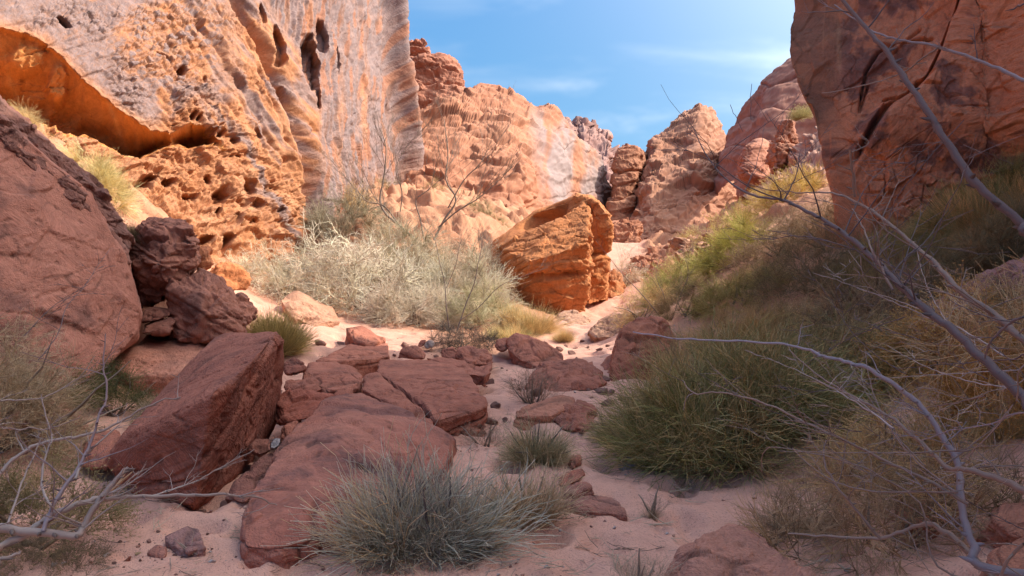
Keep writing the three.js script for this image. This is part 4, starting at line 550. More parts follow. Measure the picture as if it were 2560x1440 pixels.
boulder('long plate with a sharp shaded underside, pointing at the open sand', slabFrom([T(1062, 892, 0.24), T(1120, 890, 0.24), T(1200, 916, 0.2), T(1228, 932, 0.18), T(1212, 942, 0.17), T(1150, 930, 0.2)], { h: 0.14, grow: 0.94, seed: 33, lump: 0.03, size: 0.3, chip: 0.024, ...md }));
boulder('small pointed stone on the end of the long plate', rockFrom([[1188, 930, 10.6], [1200, 915, 10.7], [1228, 906, 10.7], [1230, 926, 10.5], [1210, 938, 10.3]], { thick: 0.3, seed: 34, round: 0.015, lump: 0.02, size: 0.2, chip: 0.012, ...md }));
boulder('large smooth boulder sloping to the right at the edge of the sunlit channel', rockFrom([[1266, 870, 11.9], [1270, 842, 12.1], [1288, 830, 12.2], [1330, 840, 12.3], [1375, 862, 12.3], [1404, 888, 12.1], [1408, 908, 11.8], [1345, 918, 11.3], [1295, 896, 11.5]], { thick: 0.9, sink: 0.4, seed: 35, round: 0.029, lump: 0.05, size: 0.4, chip: 0.018, ...md }));
boulder('rounded rock touching the left end of the large sloping boulder', rockFrom([[1236, 868, 12.2], [1242, 848, 12.3], [1268, 842, 12.4], [1276, 868, 12.1], [1255, 880, 11.9]], { thick: 0.5, seed: 36, round: 0.029, lump: 0.04, size: 0.3, chip: 0.012, ...md }));
boulder('low stone at the lower right corner of the large sloping boulder', rockFrom([[1332, 920, 10.9], [1362, 900, 11.1], [1400, 902, 11.1], [1412, 914, 10.9], [1370, 928, 10.6]], { thick: 0.4, seed: 37, round: 0.020, lump: 0.03, size: 0.3, chip: 0.012, ...md }));
boulder('chunky red boulder in the middle of the wash, with a broken ledge', mergeGeometries([
  rockFrom([[1308, 985, 9.2], [1328, 935, 9.6], [1362, 906, 9.9], [1440, 894, 10.2], [1482, 905, 10.2], [1502, 930, 10.0], [1505, 962, 9.5], [1440, 984, 9.0], [1375, 994, 8.9]], { thick: 0.9, seed: 38, round: 0.029, lump: 0.05, size: 0.45, chip: 0.021, ...md }),
  rockFrom([[1428, 978, 8.9], [1432, 956, 9.0], [1498, 940, 9.3], [1516, 956, 9.2], [1492, 974, 8.9]], { thick: 0.4, seed: 39, round: 0.015, lump: 0.03, size: 0.3, chip: 0.018, ...md })]));
boulder('flat tan slab in front of the chunky red boulder', slabFrom([T(1284, 1040, 0.1), T(1302, 1015, 0.12), T(1400, 986, 0.13), T(1438, 992, 0.12), T(1442, 1006, 0.1), T(1380, 1036, 0.1)], { h: 0.3, seed: 40, lump: 0.03, size: 0.3, chip: 0.012, ...md, c1: [0.417, 0.153, 0.090], c2: [0.547, 0.223, 0.130] }));
boulder('wedge of thin tilted layers in the middle of the wash', rockFrom([[1380, 1045, 7.4], [1420, 1012, 7.7], [1452, 1000, 7.8], [1490, 1014, 7.7], [1488, 1062, 7.2], [1462, 1080, 6.9], [1405, 1074, 7.0]], { thick: 0.5, seed: 41, round: 0.015, bed: 0.035, freq: 16, dir: [0.6, 0.75, 0.2], lump: 0.03, size: 0.3, chip: 0.018, chipSize: 0.2, c1: md.c1, c2: md.c2 }));
boulder('tall upright boulder at the left end of the big green bush', rockFrom([[1524, 950, 9.6], [1528, 862, 9.9], [1546, 828, 10.1], [1592, 792, 10.4], [1660, 796, 10.4], [1700, 850, 10.2], [1680, 960, 9.6], [1600, 970, 9.4], [1590, 880, 9.7]], { thick: 1.4, sink: 0.5, seed: 42, round: 0.049, lump: 0.08, size: 0.6, chip: 0.024, ...md, c1: [0.391, 0.117, 0.060], c2: [0.521, 0.187, 0.101] }));
boulder('small stone at the shaded foot of the tall upright boulder', rockFrom([[1496, 920, 10.8], [1512, 896, 11], [1536, 880, 11], [1540, 915, 10.7], [1510, 935, 10.4]], { thick: 0.4, seed: 43, round: 0.020, lump: 0.03, size: 0.3, chip: 0.012, ...md }));
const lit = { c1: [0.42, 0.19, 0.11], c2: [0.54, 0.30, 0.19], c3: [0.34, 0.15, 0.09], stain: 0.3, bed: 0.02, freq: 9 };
boulder('sunlit wedge-shaped boulder on the right side of the bright channel', rockFrom([[1474, 828, 14.6], [1502, 800, 15], [1535, 782, 15.2], [1580, 786, 15.2], [1590, 830, 14.6], [1545, 846, 14.2], [1490, 842, 14.3]], { thick: 1.2, sink: 0.4, seed: 44, round: 0.029, lump: 0.07, size: 0.4, chip: 0.030, ...lit }));
boulder('sunlit low boulder at the foot of the glowing orange boulder', rockFrom([[1385, 800, 17], [1400, 780, 17.3], [1432, 772, 17.4], [1462, 788, 17.2], [1478, 814, 16.6], [1420, 816, 16.3]], { thick: 1, sink: 0.4, seed: 45, round: 0.034, lump: 0.07, size: 0.4, chip: 0.024, ...lit, c1: [0.48, 0.25, 0.16] }));
boulder('pale sunlit ledge of rock left of the thicket, above the grass clump', slabFrom([[700, 752, 14.6], [740, 722, 15.4], [830, 770, 15.6], [850, 800, 14.8], [780, 812, 14.2], [730, 790, 14.2]], { h: 0.6, seed: 46, round: 0.025, lump: 0.08, size: 0.5, chip: 0.036, ...lit }));
boulder('grey mottled rock half sunk in the sand, left of the big green bush', rockFrom([[1543, 1168, 5.75], [1552, 1138, 5.9], [1575, 1124, 6.0], [1610, 1128, 6.0], [1638, 1152, 5.85], [1625, 1172, 5.7], [1580, 1178, 5.65]], { thick: 0.35, sink: 0.2, seed: 47, round: 0.025, bed: 0, lump: 0.03, size: 0.2, chip: 0.012, chipSize: 0.15, c1: [0.27, 0.19, 0.18], c2: [0.38, 0.29, 0.27], c3: [0.17, 0.12, 0.12], stain: 0.6 }));
boulder('upright small red stone above the sand step', rockFrom([[1414, 1166, 5.75], [1425, 1146, 5.8], [1450, 1135, 5.85], [1454, 1166, 5.75], [1430, 1174, 5.6]], { thick: 0.2, seed: 48, round: 0.010, lump: 0.02, size: 0.15, chip: 0.006, ...md }));
boulder('flat small red stone with a dark hollow beneath it', rockFrom([[1382, 1212, 5.35], [1400, 1186, 5.5], [1455, 1172, 5.55], [1463, 1188, 5.45], [1440, 1204, 5.3], [1405, 1218, 5.25]], { thick: 0.25, seed: 49, round: 0.010, lump: 0.02, size: 0.15, chip: 0.009, ...md }));
boulder('rounded step of red rock rising from the sand path', slabFrom([T(1398, 1228, 0.06), T(1420, 1206, 0.09), T(1470, 1200, 0.09), T(1486, 1222, 0.06), T(1440, 1236, 0.05)], { h: 0.2, seed: 50, lump: 0.02, size: 0.2, chip: 0.006, ...md, c1: [0.33, 0.15, 0.11] }));
boulder('red bedrock patch lying flush with the sand path', slabFrom([T(1392, 1268, 0.04), T(1420, 1244, 0.06), T(1490, 1228, 0.06), T(1545, 1240, 0.06), T(1578, 1286, 0.03), T(1500, 1264, 0.05), T(1430, 1278, 0.03)], { h: 0.2, seed: 51, lump: 0.02, size: 0.3, chip: 0.009, ...md, c1: [0.33, 0.15, 0.11] }));
boulder('broad red rock at the bottom edge, half under the dead twigs', slabFrom([T(1660, 1430, 0.08), T(1700, 1380, 0.14), T(1760, 1332, 0.18), T(1822, 1308, 0.2), T(1885, 1325, 0.2), T(1960, 1375, 0.18), T(2060, 1445, 0.15), T(1980, 1560, 0.1), T(1700, 1540, 0.08)], { h: 0.4, seed: 52, round: 0.025, L: 1.7, lump: 0.05, size: 0.4, chip: 0.018, chipSize: 0.35, bed: 0.012, freq: 9, c1: [0.42, 0.165, 0.105], c2: [0.54, 0.25, 0.17], c3: [0.2, 0.09, 0.07], stain: 0.4 }));
boulder('flat five-sided red stone on the sand, left of the broad flat boulder', slabFrom([T(412, 1340, 0.05), T(470, 1312, 0.09), T(499, 1312, 0.10), T(508, 1368, 0.07), T(470, 1376, 0.06), T(414, 1356, 0.04)], { h: 0.12, grow: 1.0, seed: 53, round: 0.010, lump: 0.012, size: 0.15, chip: 0.007, chipSize: 0.15, ...md, c1: [0.33, 0.15, 0.12], c2: [0.42, 0.21, 0.17] }));
boulder('smaller broken red stone beside the flat five-sided stone', slabFrom([T(366, 1382, 0.03), T(388, 1361, 0.05), T(413, 1366, 0.05), T(412, 1390, 0.03)], { h: 0.1, seed: 54, round: 0.008, lump: 0.008, size: 0.1, chip: 0.006, ...md, c1: [0.33, 0.15, 0.12] }));
boulder('small yellow-brown pebble near the broken red stone', rockFrom([[333, 1388, 4.02], [338, 1378, 4.04], [352, 1377, 4.04], [359, 1386, 4.02], [348, 1394, 4.0]], { thick: 0.04, seed: 55, round: 0.008, minL: 0.004, bed: 0, lump: 0.003, size: 0.05, chip: 0, c1: [0.36, 0.21, 0.10], c2: [0.44, 0.28, 0.14] }), 'pebble', 'pebble');
boulder('tilted rust-coloured flake of stone left of the yellow-brown pebble', slabFrom([T(288, 1408, 0.02), T(310, 1392, 0.04), T(332, 1384, 0.05), T(328, 1396, 0.03)], { h: 0.05, seed: 56, round: 0.008, lump: 0.004, size: 0.05, chip: 0.002, ...md }), 'pebble', 'pebble');
boulder('leaning plate wedged between the tilted boulder and the broad flat boulder', rockFrom([[560, 1248, 4.9], [588, 1195, 5.0], [640, 1150, 5.3], [680, 1135, 5.45], [692, 1150, 5.3], [650, 1225, 4.95], [610, 1258, 4.8]], { thick: 0.3, drop: 0.1, seed: 57, round: 0.015, lump: 0.03, size: 0.25, chip: 0.018, ...md, c1: [0.22, 0.09, 0.07] }));
boulder('small dark block in the gap behind the leaning plate', rockFrom([[622, 1125, 5.6], [638, 1100, 5.7], [670, 1098, 5.7], [676, 1128, 5.6], [650, 1140, 5.5]], { thick: 0.2, seed: 58, round: 0.010, lump: 0.02, size: 0.15, chip: 0.012, ...md, c1: [0.2, 0.085, 0.065] }));
boulder('small red stone deep in the gap under the blocky dark red rock', rockFrom([[700, 1098, 5.9], [708, 1062, 6.0], [742, 1050, 6.1], [748, 1075, 5.95], [720, 1100, 5.8]], { thick: 0.25, seed: 59, round: 0.015, lump: 0.02, size: 0.2, chip: 0.006, ...md }));
boulder('pale grey stone lodged in the gap beside the broad flat boulder', rockFrom([[672, 1118, 5.4], [680, 1098, 5.5], [700, 1094, 5.5], [700, 1112, 5.4], [685, 1122, 5.35]], { thick: 0.12, seed: 60, round: 0.010, bed: 0, lump: 0.01, chip: 0.003, c1: [0.33, 0.28, 0.27], c2: [0.42, 0.36, 0.35] }));
boulder('low brown rock behind the bare branches at the left edge', rockFrom([[15, 1066, 6.6], [28, 1012, 6.8], [90, 985, 6.9], [160, 1008, 6.9], [202, 1044, 6.7], [190, 1064, 6.5], [90, 1076, 6.3]], { thick: 0.7, sink: 0.5, seed: 61, round: 0.029, lump: 0.05, size: 0.35, chip: 0.018, ...md, c1: [0.25, 0.10, 0.065] }));
boulder('rounded rock buried in the sand at the left foot of the tilted boulder', rockFrom([[195, 1165, 5.6], [215, 1095, 5.9], [290, 1070, 6.0], [330, 1120, 5.7], [260, 1180, 5.4]], { thick: 0.5, seed: 62, round: 0.034, lump: 0.04, size: 0.35, chip: 0.012, ...md }));
boulder('large pinkish boulder on the right slope behind the bare branches', rockFrom([[2335, 800, 6.6], [2350, 755, 6.7], [2440, 705, 6.8], [2560, 640, 6.7], [2720, 600, 6.4], [2740, 860, 6.0], [2560, 890, 5.9], [2420, 850, 6.2]], { thick: 1.5, sink: 0.8, seed: 63, round: 0.049, lump: 0.10, size: 0.6, chip: 0.036, ...md, c1: [0.30, 0.13, 0.10], c2: [0.40, 0.20, 0.16] }));
boulder('red block half hidden at the right edge, above another', rockFrom([[2486, 1300, 3.3], [2500, 1268, 3.4], [2600, 1250, 3.4], [2640, 1330, 3.2], [2540, 1340, 3.2]], { thick: 0.4, sink: 0.5, seed: 64, round: 0.015, lump: 0.03, size: 0.25, chip: 0.018, ...md, c1: [0.36, 0.15, 0.09] }));
boulder('lowest red block in the bottom right corner', rockFrom([[2480, 1440, 2.9], [2495, 1375, 3.0], [2560, 1345, 3.05], [2680, 1340, 3.0], [2680, 1480, 2.7], [2540, 1500, 2.7]], { thick: 0.4, sink: 0.5, seed: 65, round: 0.015, lump: 0.03, size: 0.25, chip: 0.018, ...md, c1: [0.36, 0.15, 0.09] }));
boulder('reddish rock under the dead twigs on the right slope', rockFrom([[2240, 1290, 3.9], [2270, 1255, 4.0], [2340, 1250, 4.0], [2400, 1290, 3.8], [2330, 1330, 3.7]], { thick: 0.4, sink: 0.4, seed: 66, round: 0.020, lump: 0.03, size: 0.25, chip: 0.018, ...md }));

// the glowing orange boulder in the middle
{
  const or = { c1: [0.53, 0.170, 0.042], c2: [0.60, 0.235, 0.085], c3: [0.40, 0.13, 0.045], stain: 0.3, streak: 0.3 };
  const block = rockFrom([[1322, 652, 18.3], [1400, 632, 18.3], [1470, 600, 18.6], [1476, 690, 19.4], [1464, 778, 19.4], [1425, 782, 19.2], [1335, 770, 19.3], [1255, 748, 19.9], [1226, 690, 20.2], [1226, 610, 21]], { thick: 1.2, squeeze: 0.96, extra: [[1300, 552, 22.4], [1345, 524, 21.9], [1392, 503, 21.5], [1440, 490, 21.1], [1474, 494, 20.9]], seed: 71, round: 0.03, L: 1.7, bed: 0.085, freq: 6, dir: [-0.22, 0.94, -0.26], lump: 0.10, size: 0.9, chip: 0.045, chipSize: 0.7, crack: 0.3, ...or,
    shape: (p) => { const a = P(1372, 540, 21.6), q = Math.hypot((p.x - a.x) / 0.72, (p.y - a.y - 0.42 * (p.x - a.x)) / 0.20), c1 = P(1390, 690, 18.5); return -0.55 * sst(1.25, 0.75, q) - 0.18 * sst(0.10, 0, Math.abs(p.y - c1.y - 0.10 * (p.x - c1.x))) * sst(P(1470, 680, 19).x, P(1440, 680, 19).x, p.x); } });
  const flank = rockFrom([[1420, 500, 21.0], [1440, 490, 20.8], [1474, 493, 20.5], [1502, 512, 20.4], [1520, 538, 20.4], [1528, 566, 20.5], [1522, 600, 20.7], [1521, 690, 21.0], [1512, 752, 21.2], [1470, 760, 20.6], [1460, 690, 20.4]], { thick: 2.6, drop: -0.1, squeeze: 0.94, seed: 72, round: 0.03, L: 1.7, bed: 0.05, freq: 3.4, dir: [-0.30, 0.92, -0.2], lump: 0.10, size: 0.9, chip: 0.05, chipSize: 0.8, crack: 0.3, ...or,
    shape: (p) => { const l = P(1500, 636, 20.8); return -0.14 * sst(0.12, 0, Math.abs(p.y - l.y)); } });
  boulder('big glowing orange boulder with an eroded layered top, beside the bright channel', mergeGeometries([block, flank]));
  boulder('low orange shelf of rock right of the glowing boulder', rockFrom([[1500, 745, 22], [1508, 700, 22.4], [1535, 668, 22.8], [1556, 690, 22.6], [1560, 735, 22], [1530, 748, 21.6]], { thick: 1.2, seed: 73, round: 0.039, lump: 0.1, size: 0.5, chip: 0.048, ...or, c2: PALE }));
}
// rubble on the sunlit right bank
{
  const r = rng(501);
  const spots = [[1720, 640, 17, 60], [1760, 622, 18, 50], [1795, 640, 17, 46], [1700, 610, 19, 50], [1810, 606, 19, 56], [1850, 615, 18, 60], [1840, 640, 17, 44], [1775, 592, 20, 44], [1880, 590, 19, 50], [1735, 660, 16.5, 40], [1830, 575, 21, 44]];
  spots.forEach(([x, y, d, w], i) => { const q = [], n = 9; for (let k = 0; k < n; k++) { const a = k / n * 6.28; q.push([x + Math.cos(a) * w * (0.4 + 0.2 * r()), y + Math.sin(a) * w * (0.26 + 0.14 * r()), d + (r() - 0.5) * 0.3]); }
    tag(addMesh('rubble_block', rockFrom(q, { thick: w / FOCAL * d * 0.8, seed: 80 + i, round: 0.020, lump: 0.07, size: 0.3, chip: 0.048, chipSize: 0.3, ...lit }), rockMat), 'angular orange block in the sunlit rubble below the right cliff', 'rock', 'orange blocks in the sunlit rubble bank'); });
}
// loose stones: one shape each of five, copied
{
  const r = rng(77), shapes = [];
  for (let k = 0; k < 5; k++) { const pts = []; for (let i = 0; i < 13; i++) { const a = r() * 6.28, z = r() * 2 - 1, q = Math.sqrt(1 - z * z); pts.push(V(q * Math.cos(a), z * (0.5 + 0.2 * r()), q * Math.sin(a) * (0.7 + 0.3 * r()))); }
    const w = weather({ seed: 90 + k, bed: 0.02, lump: 0.12, size: 0.9, chip: 0.048, chipSize: 0.8, fine: 0.01, c1: [0.31, 0.14, 0.1], c2: [0.42, 0.215, 0.165], c3: [0.2, 0.1, 0.085] }); shapes.push(hullGeo(pts, { round: 0.122, L: 9, minL: 0.16, disp: w.disp, color: w.color })); }
  const put = (label, group, list) => list.forEach(([px, py, w, y], i) => { const q = P(...T(px, py, 0)); let x = q.x, z = q.z; if (y) { const p = P(px, py, y); x = p.x; z = p.z; } const d = -z, s = w / 2 / FOCAL * d; const m = addMesh('stone', shapes[Math.floor(r() * 5)], rockMat); m.scale.setScalar(s); m.rotation.set(r() * 0.6, r() * 6.28, r() * 0.6); m.position.set(x, ground(x, z) + groundRelief(x, z) + s * 0.22, z); tag(m, label, 'stone', group); });
  put('angular red block filling a gap between the larger boulders', 'angular blocks between the boulders', [[650, 1080, 46, 6.1], [615, 1118, 40, 5.75], [640, 1190, 44, 5.2], [705, 945, 40, 8.0], [735, 962, 52, 7.6], [790, 972, 60, 7.2], [820, 950, 44, 7.6], [770, 930, 36, 8.2], [985, 905, 30, 10.4], [975, 880, 34, 11.2], [1010, 842, 36, 13.2], [1040, 884, 40, 11.4], [1130, 908, 44, 10.8], [1165, 925, 52, 10.4], [1225, 945, 40, 10], [1225, 1045, 60, 7.4], [1195, 1068, 54, 6.9], [1235, 1010, 40, 8.0], [1300, 960, 44, 9.4], [1345, 1000, 56, 8.6], [1440, 1020, 50, 7.9], [1500, 990, 56, 8.9], [1520, 1020, 44, 8.0], [540, 870, 60, 10.2], [600, 862, 56, 10.4], [640, 850, 40, 10.8], [560, 905, 50, 9.6], [470, 880, 40, 10.2], [420, 905, 60, 9.0], [690, 870, 46, 10.6], [800, 840, 40, 12.8], [850, 838, 30, 13.1], [1080, 905, 34, 11.0], [500, 1240, 40, 4.95], [560, 1262, 34, 4.85]]);
  put('small loose stone on the sand in the bottom left', 'loose stones on the bottom left sand', [[300, 1360, 14], [395, 1335, 14], [420, 1375, 12], [438, 1395, 15], [455, 1400, 10], [518, 1345, 14], [540, 1322, 12], [560, 1310, 10], [352, 1410, 14], [285, 1418, 16], [310, 1425, 10], [520, 1278, 9], [455, 1320, 9], [405, 1408, 9], [530, 1385, 10], [270, 1430, 12], [348, 1365, 9], [590, 1400, 9]]);
  put('small stone lying in the sunlit channel sand', 'stones in the sunlit channel', [[1398, 846, 26, 13.4], [1440, 836, 22, 14], [1428, 868, 30, 12.6], [1500, 872, 26, 12.6], [1442, 896, 22, 11.8], [1455, 822, 18, 14.6], [1390, 862, 16, 13], [1415, 828, 20, 14.4], [1470, 850, 15, 13.6], [1520, 858, 18, 13]]);
  put('small stone beside the boulders in the middle of the wash', 'stones among the mid wash boulders', [[1440, 978, 30], [1470, 985, 18], [1500, 975, 24], [1515, 962, 34], [1530, 985, 26], [1420, 1000, 16], [1255, 912, 12], [1268, 918, 8], [1200, 868, 26, 12.2], [1222, 880, 18, 11.8], [1150, 858, 16, 12.6], [1090, 878, 18, 12.2], [1105, 866, 14, 12.5], [985, 868, 16, 12.4], [1240, 1022, 34], [1262, 1050, 28], [1555, 1000, 34], [1575, 1040, 40], [1480, 1000, 14]]);
}

// ================================================================ twigs and bushes
function tubes(list, sides = 3) {                                        // list: {pts, r0, r1, c0, c1}
  let nv = 0, nt = 0; for (const s of list) { nv += s.pts.length * sides; nt += (s.pts.length - 1) * sides * 2; }
  const pos = new Float32Array(nv * 3), nor = new Float32Array(nv * 3), col = new Float32Array(nv * 3), idx = new Uint32Array(nt * 3); let v = 0, k = 0;
  const t = V(), a = V(), b = V(), up = V(0, 1, 0), side = V(1, 0, 0);
  for (const s of list) { const n = s.pts.length;
    for (let i = 0; i < n; i++) { t.subVectors(s.pts[Math.min(i + 1, n - 1)], s.pts[Math.max(i - 1, 0)]).normalize(); a.crossVectors(t, Math.abs(t.y) > 0.9 ? side : up).normalize(); b.crossVectors(t, a);
      const f = i / (n - 1), r = s.rad ? s.rad[i] : lerp(s.r0, s.r1, f);
      for (let q = 0; q < sides; q++) { const w = q / sides * 6.28318, x = Math.cos(w), y = Math.sin(w), o = (v + i * sides + q) * 3; nor[o] = a.x * x + b.x * y; nor[o + 1] = a.y * x + b.y * y; nor[o + 2] = a.z * x + b.z * y; pos[o] = s.pts[i].x + nor[o] * r; pos[o + 1] = s.pts[i].y + nor[o + 1] * r; pos[o + 2] = s.pts[i].z + nor[o + 2] * r; for (let c = 0; c < 3; c++) col[o + c] = lerp(s.c0[c], s.c1[c], f); }
      if (i < n - 1) for (let q = 0; q < sides; q++) { const p0 = v + i * sides + q, p1 = v + i * sides + (q + 1) % sides; idx[k++] = p0; idx[k++] = p1; idx[k++] = p0 + sides; idx[k++] = p1; idx[k++] = p1 + sides; idx[k++] = p0 + sides; } }
    v += n * sides; }
  const g = new THREE.BufferGeometry(); g.setAttribute('position', new THREE.BufferAttribute(pos, 3)); g.setAttribute('normal', new THREE.BufferAttribute(nor, 3)); g.setAttribute('color', new THREE.BufferAttribute(col, 3)); g.setIndex(new THREE.BufferAttribute(idx, 1)); return g;
}
// a wandering twig from p along dir
function wander(r, p, dir, len, n, bend, lift = 0) { const pts = [p.clone()], d = dir.clone().normalize(), q = p.clone(); for (let i = 0; i < n; i++) { d.x += (r() - 0.5) * bend; d.y += (r() - 0.5) * bend + lift; d.z += (r() - 0.5) * bend; d.normalize(); q.addScaledVector(d, len / n); pts.push(q.clone()); } return pts; }
const rdir = (r, tilt) => { const a = r() * 6.28318; return V(Math.sin(tilt) * Math.cos(a), Math.cos(tilt), Math.sin(tilt) * Math.sin(a)); };
const ONE = [1, 1, 1], DIM = [0.68, 0.62, 0.55];
// unit sprays, one metre long, copied many times to make a bush
const SPRAY = {};
{
  const r = rng(9001);
  const broom = (n, cone, bend, rad, lift) => { const l = []; for (let i = 0; i < n; i++) { const d = rdir(r, cone * Math.sqrt(r())), L = 0.55 + 0.45 * r(), p = V((r() - 0.5) * 0.06, 0, (r() - 0.5) * 0.06), pts = wander(r, p, d, L, 5, bend, lift); l.push({ pts, r0: rad, r1: rad * 0.45, c0: DIM, c1: ONE });
    if (i % 2 === 0) { const m = pts[2 + Math.floor(r() * 3)]; l.push({ pts: wander(r, m, d.clone().add(rdir(r, 1.2).multiplyScalar(0.5)), L * 0.4, 3, bend, lift), r0: rad * 0.7, r1: rad * 0.35, c0: [0.85, 0.85, 0.85], c1: ONE }); } } return tubes(l); };
  SPRAY.broom = [broom(30, 0.45, 0.22, 0.0042, 0.02), broom(30, 0.6, 0.3, 0.004, -0.02)];
  SPRAY.fine = [broom(40, 0.85, 0.6, 0.0034, 0.0)];
  SPRAY.wisp = [broom(11, 0.6, 0.55, 0.0046, -0.04), broom(9, 0.9, 0.8, 0.0040, 0.02), broom(8, 0.5, 0.5, 0.0050, -0.10)];
  SPRAY.grass = [(() => { const l = []; for (let i = 0; i < 42; i++) { const d = rdir(r, 0.7 * Math.sqrt(r())), L = 0.5 + 0.5 * r(); l.push({ pts: wander(r, V((r() - 0.5) * 0.05, 0, (r() - 0.5) * 0.05), d, L, 5, 0.14, -0.07 * r()), r0: 0.0052, r1: 0.0016, c0: [0.7, 0.66, 0.6], c1: ONE }); } return tubes(l); })()];
  const twig = (n, bend, spread, rad) => { const l = []; for (let i = 0; i < n; i++) { const d = rdir(r, 0.75 * Math.sqrt(r())), pts = wander(r, V(0, 0, 0), d, 0.7 + 0.3 * r(), 7, bend, 0); l.push({ pts, r0: rad, r1: rad * 0.4, c0: DIM, c1: [0.9, 0.9, 0.9] });
    for (let k = 0; k < 6; k++) { const m = pts[1 + Math.floor(r() * 6)], dd = d.clone().add(rdir(r, 1.57).multiplyScalar(spread)), q = wander(r, m, dd, 0.2 + 0.3 * r(), 4, bend * 1.3, 0.02); l.push({ pts: q, r0: rad * 0.55, r1: rad * 0.25, c0: [0.8, 0.8, 0.8], c1: ONE });
      for (let z = 0; z < 2; z++) l.push({ pts: wander(r, q[1 + Math.floor(r() * 3)], dd.clone().add(rdir(r, 1.57)), 0.08 + 0.12 * r(), 2, bend, 0), r0: rad * 0.35, r1: rad * 0.2, c0: ONE, c1: ONE }); } } return tubes(l); };
  SPRAY.twig = [twig(5, 0.5, 0.9, 0.006), twig(5, 0.7, 1.1, 0.0055)];
  SPRAY.twigfar = [twig(3, 0.5, 0.9, 0.0105), twig(3, 0.7, 1.1, 0.009)];
  SPRAY.finefar = [broom(22, 0.85, 0.6, 0.0062, 0.0)];
  SPRAY.arch = [(() => { const l = []; for (let i = 0; i < 12; i++) { const d = rdir(r, 0.9), pts = wander(r, V(0, 0, 0), d, 1, 9, 0.28, -0.11); l.push({ pts, r0: 0.007, r1: 0.0025, c0: DIM, c1: ONE }); for (let k = 0; k < 3; k++) l.push({ pts: wander(r, pts[3 + Math.floor(r() * 5)], d.clone().add(rdir(r, 1.5)), 0.3, 4, 0.4, -0.08), r0: 0.0035, r1: 0.002, c0: [0.8, 0.8, 0.8], c1: ONE }); } return tubes(l); })()];
  SPRAY.leafy = [(() => { const l = []; for (let i = 0; i < 16; i++) { const d = rdir(r, 0.6 * Math.sqrt(r())), pts = wander(r, V(0, 0, 0), d, 0.6 + 0.4 * r(), 5, 0.3, 0); l.push({ pts, r0: 0.004, r1: 0.002, c0: DIM, c1: ONE }); for (let k = 0; k < 12; k++) { const m = pts[2 + Math.floor(r() * 4)], e = m.clone().addScaledVector(rdir(r, r() * 2), 0.035 + 0.03 * r()); l.push({ pts: [m, m.clone().lerp(e, 0.5), e], rad: [0.002, 0.008, 0.001], c0: ONE, c1: ONE }); } } return tubes(l); })()];
}
const sprayMat = new THREE.MeshStandardMaterial({ name: 'dry_stems', vertexColors: true, roughness: 0.9 });
let plantSeed = 300;
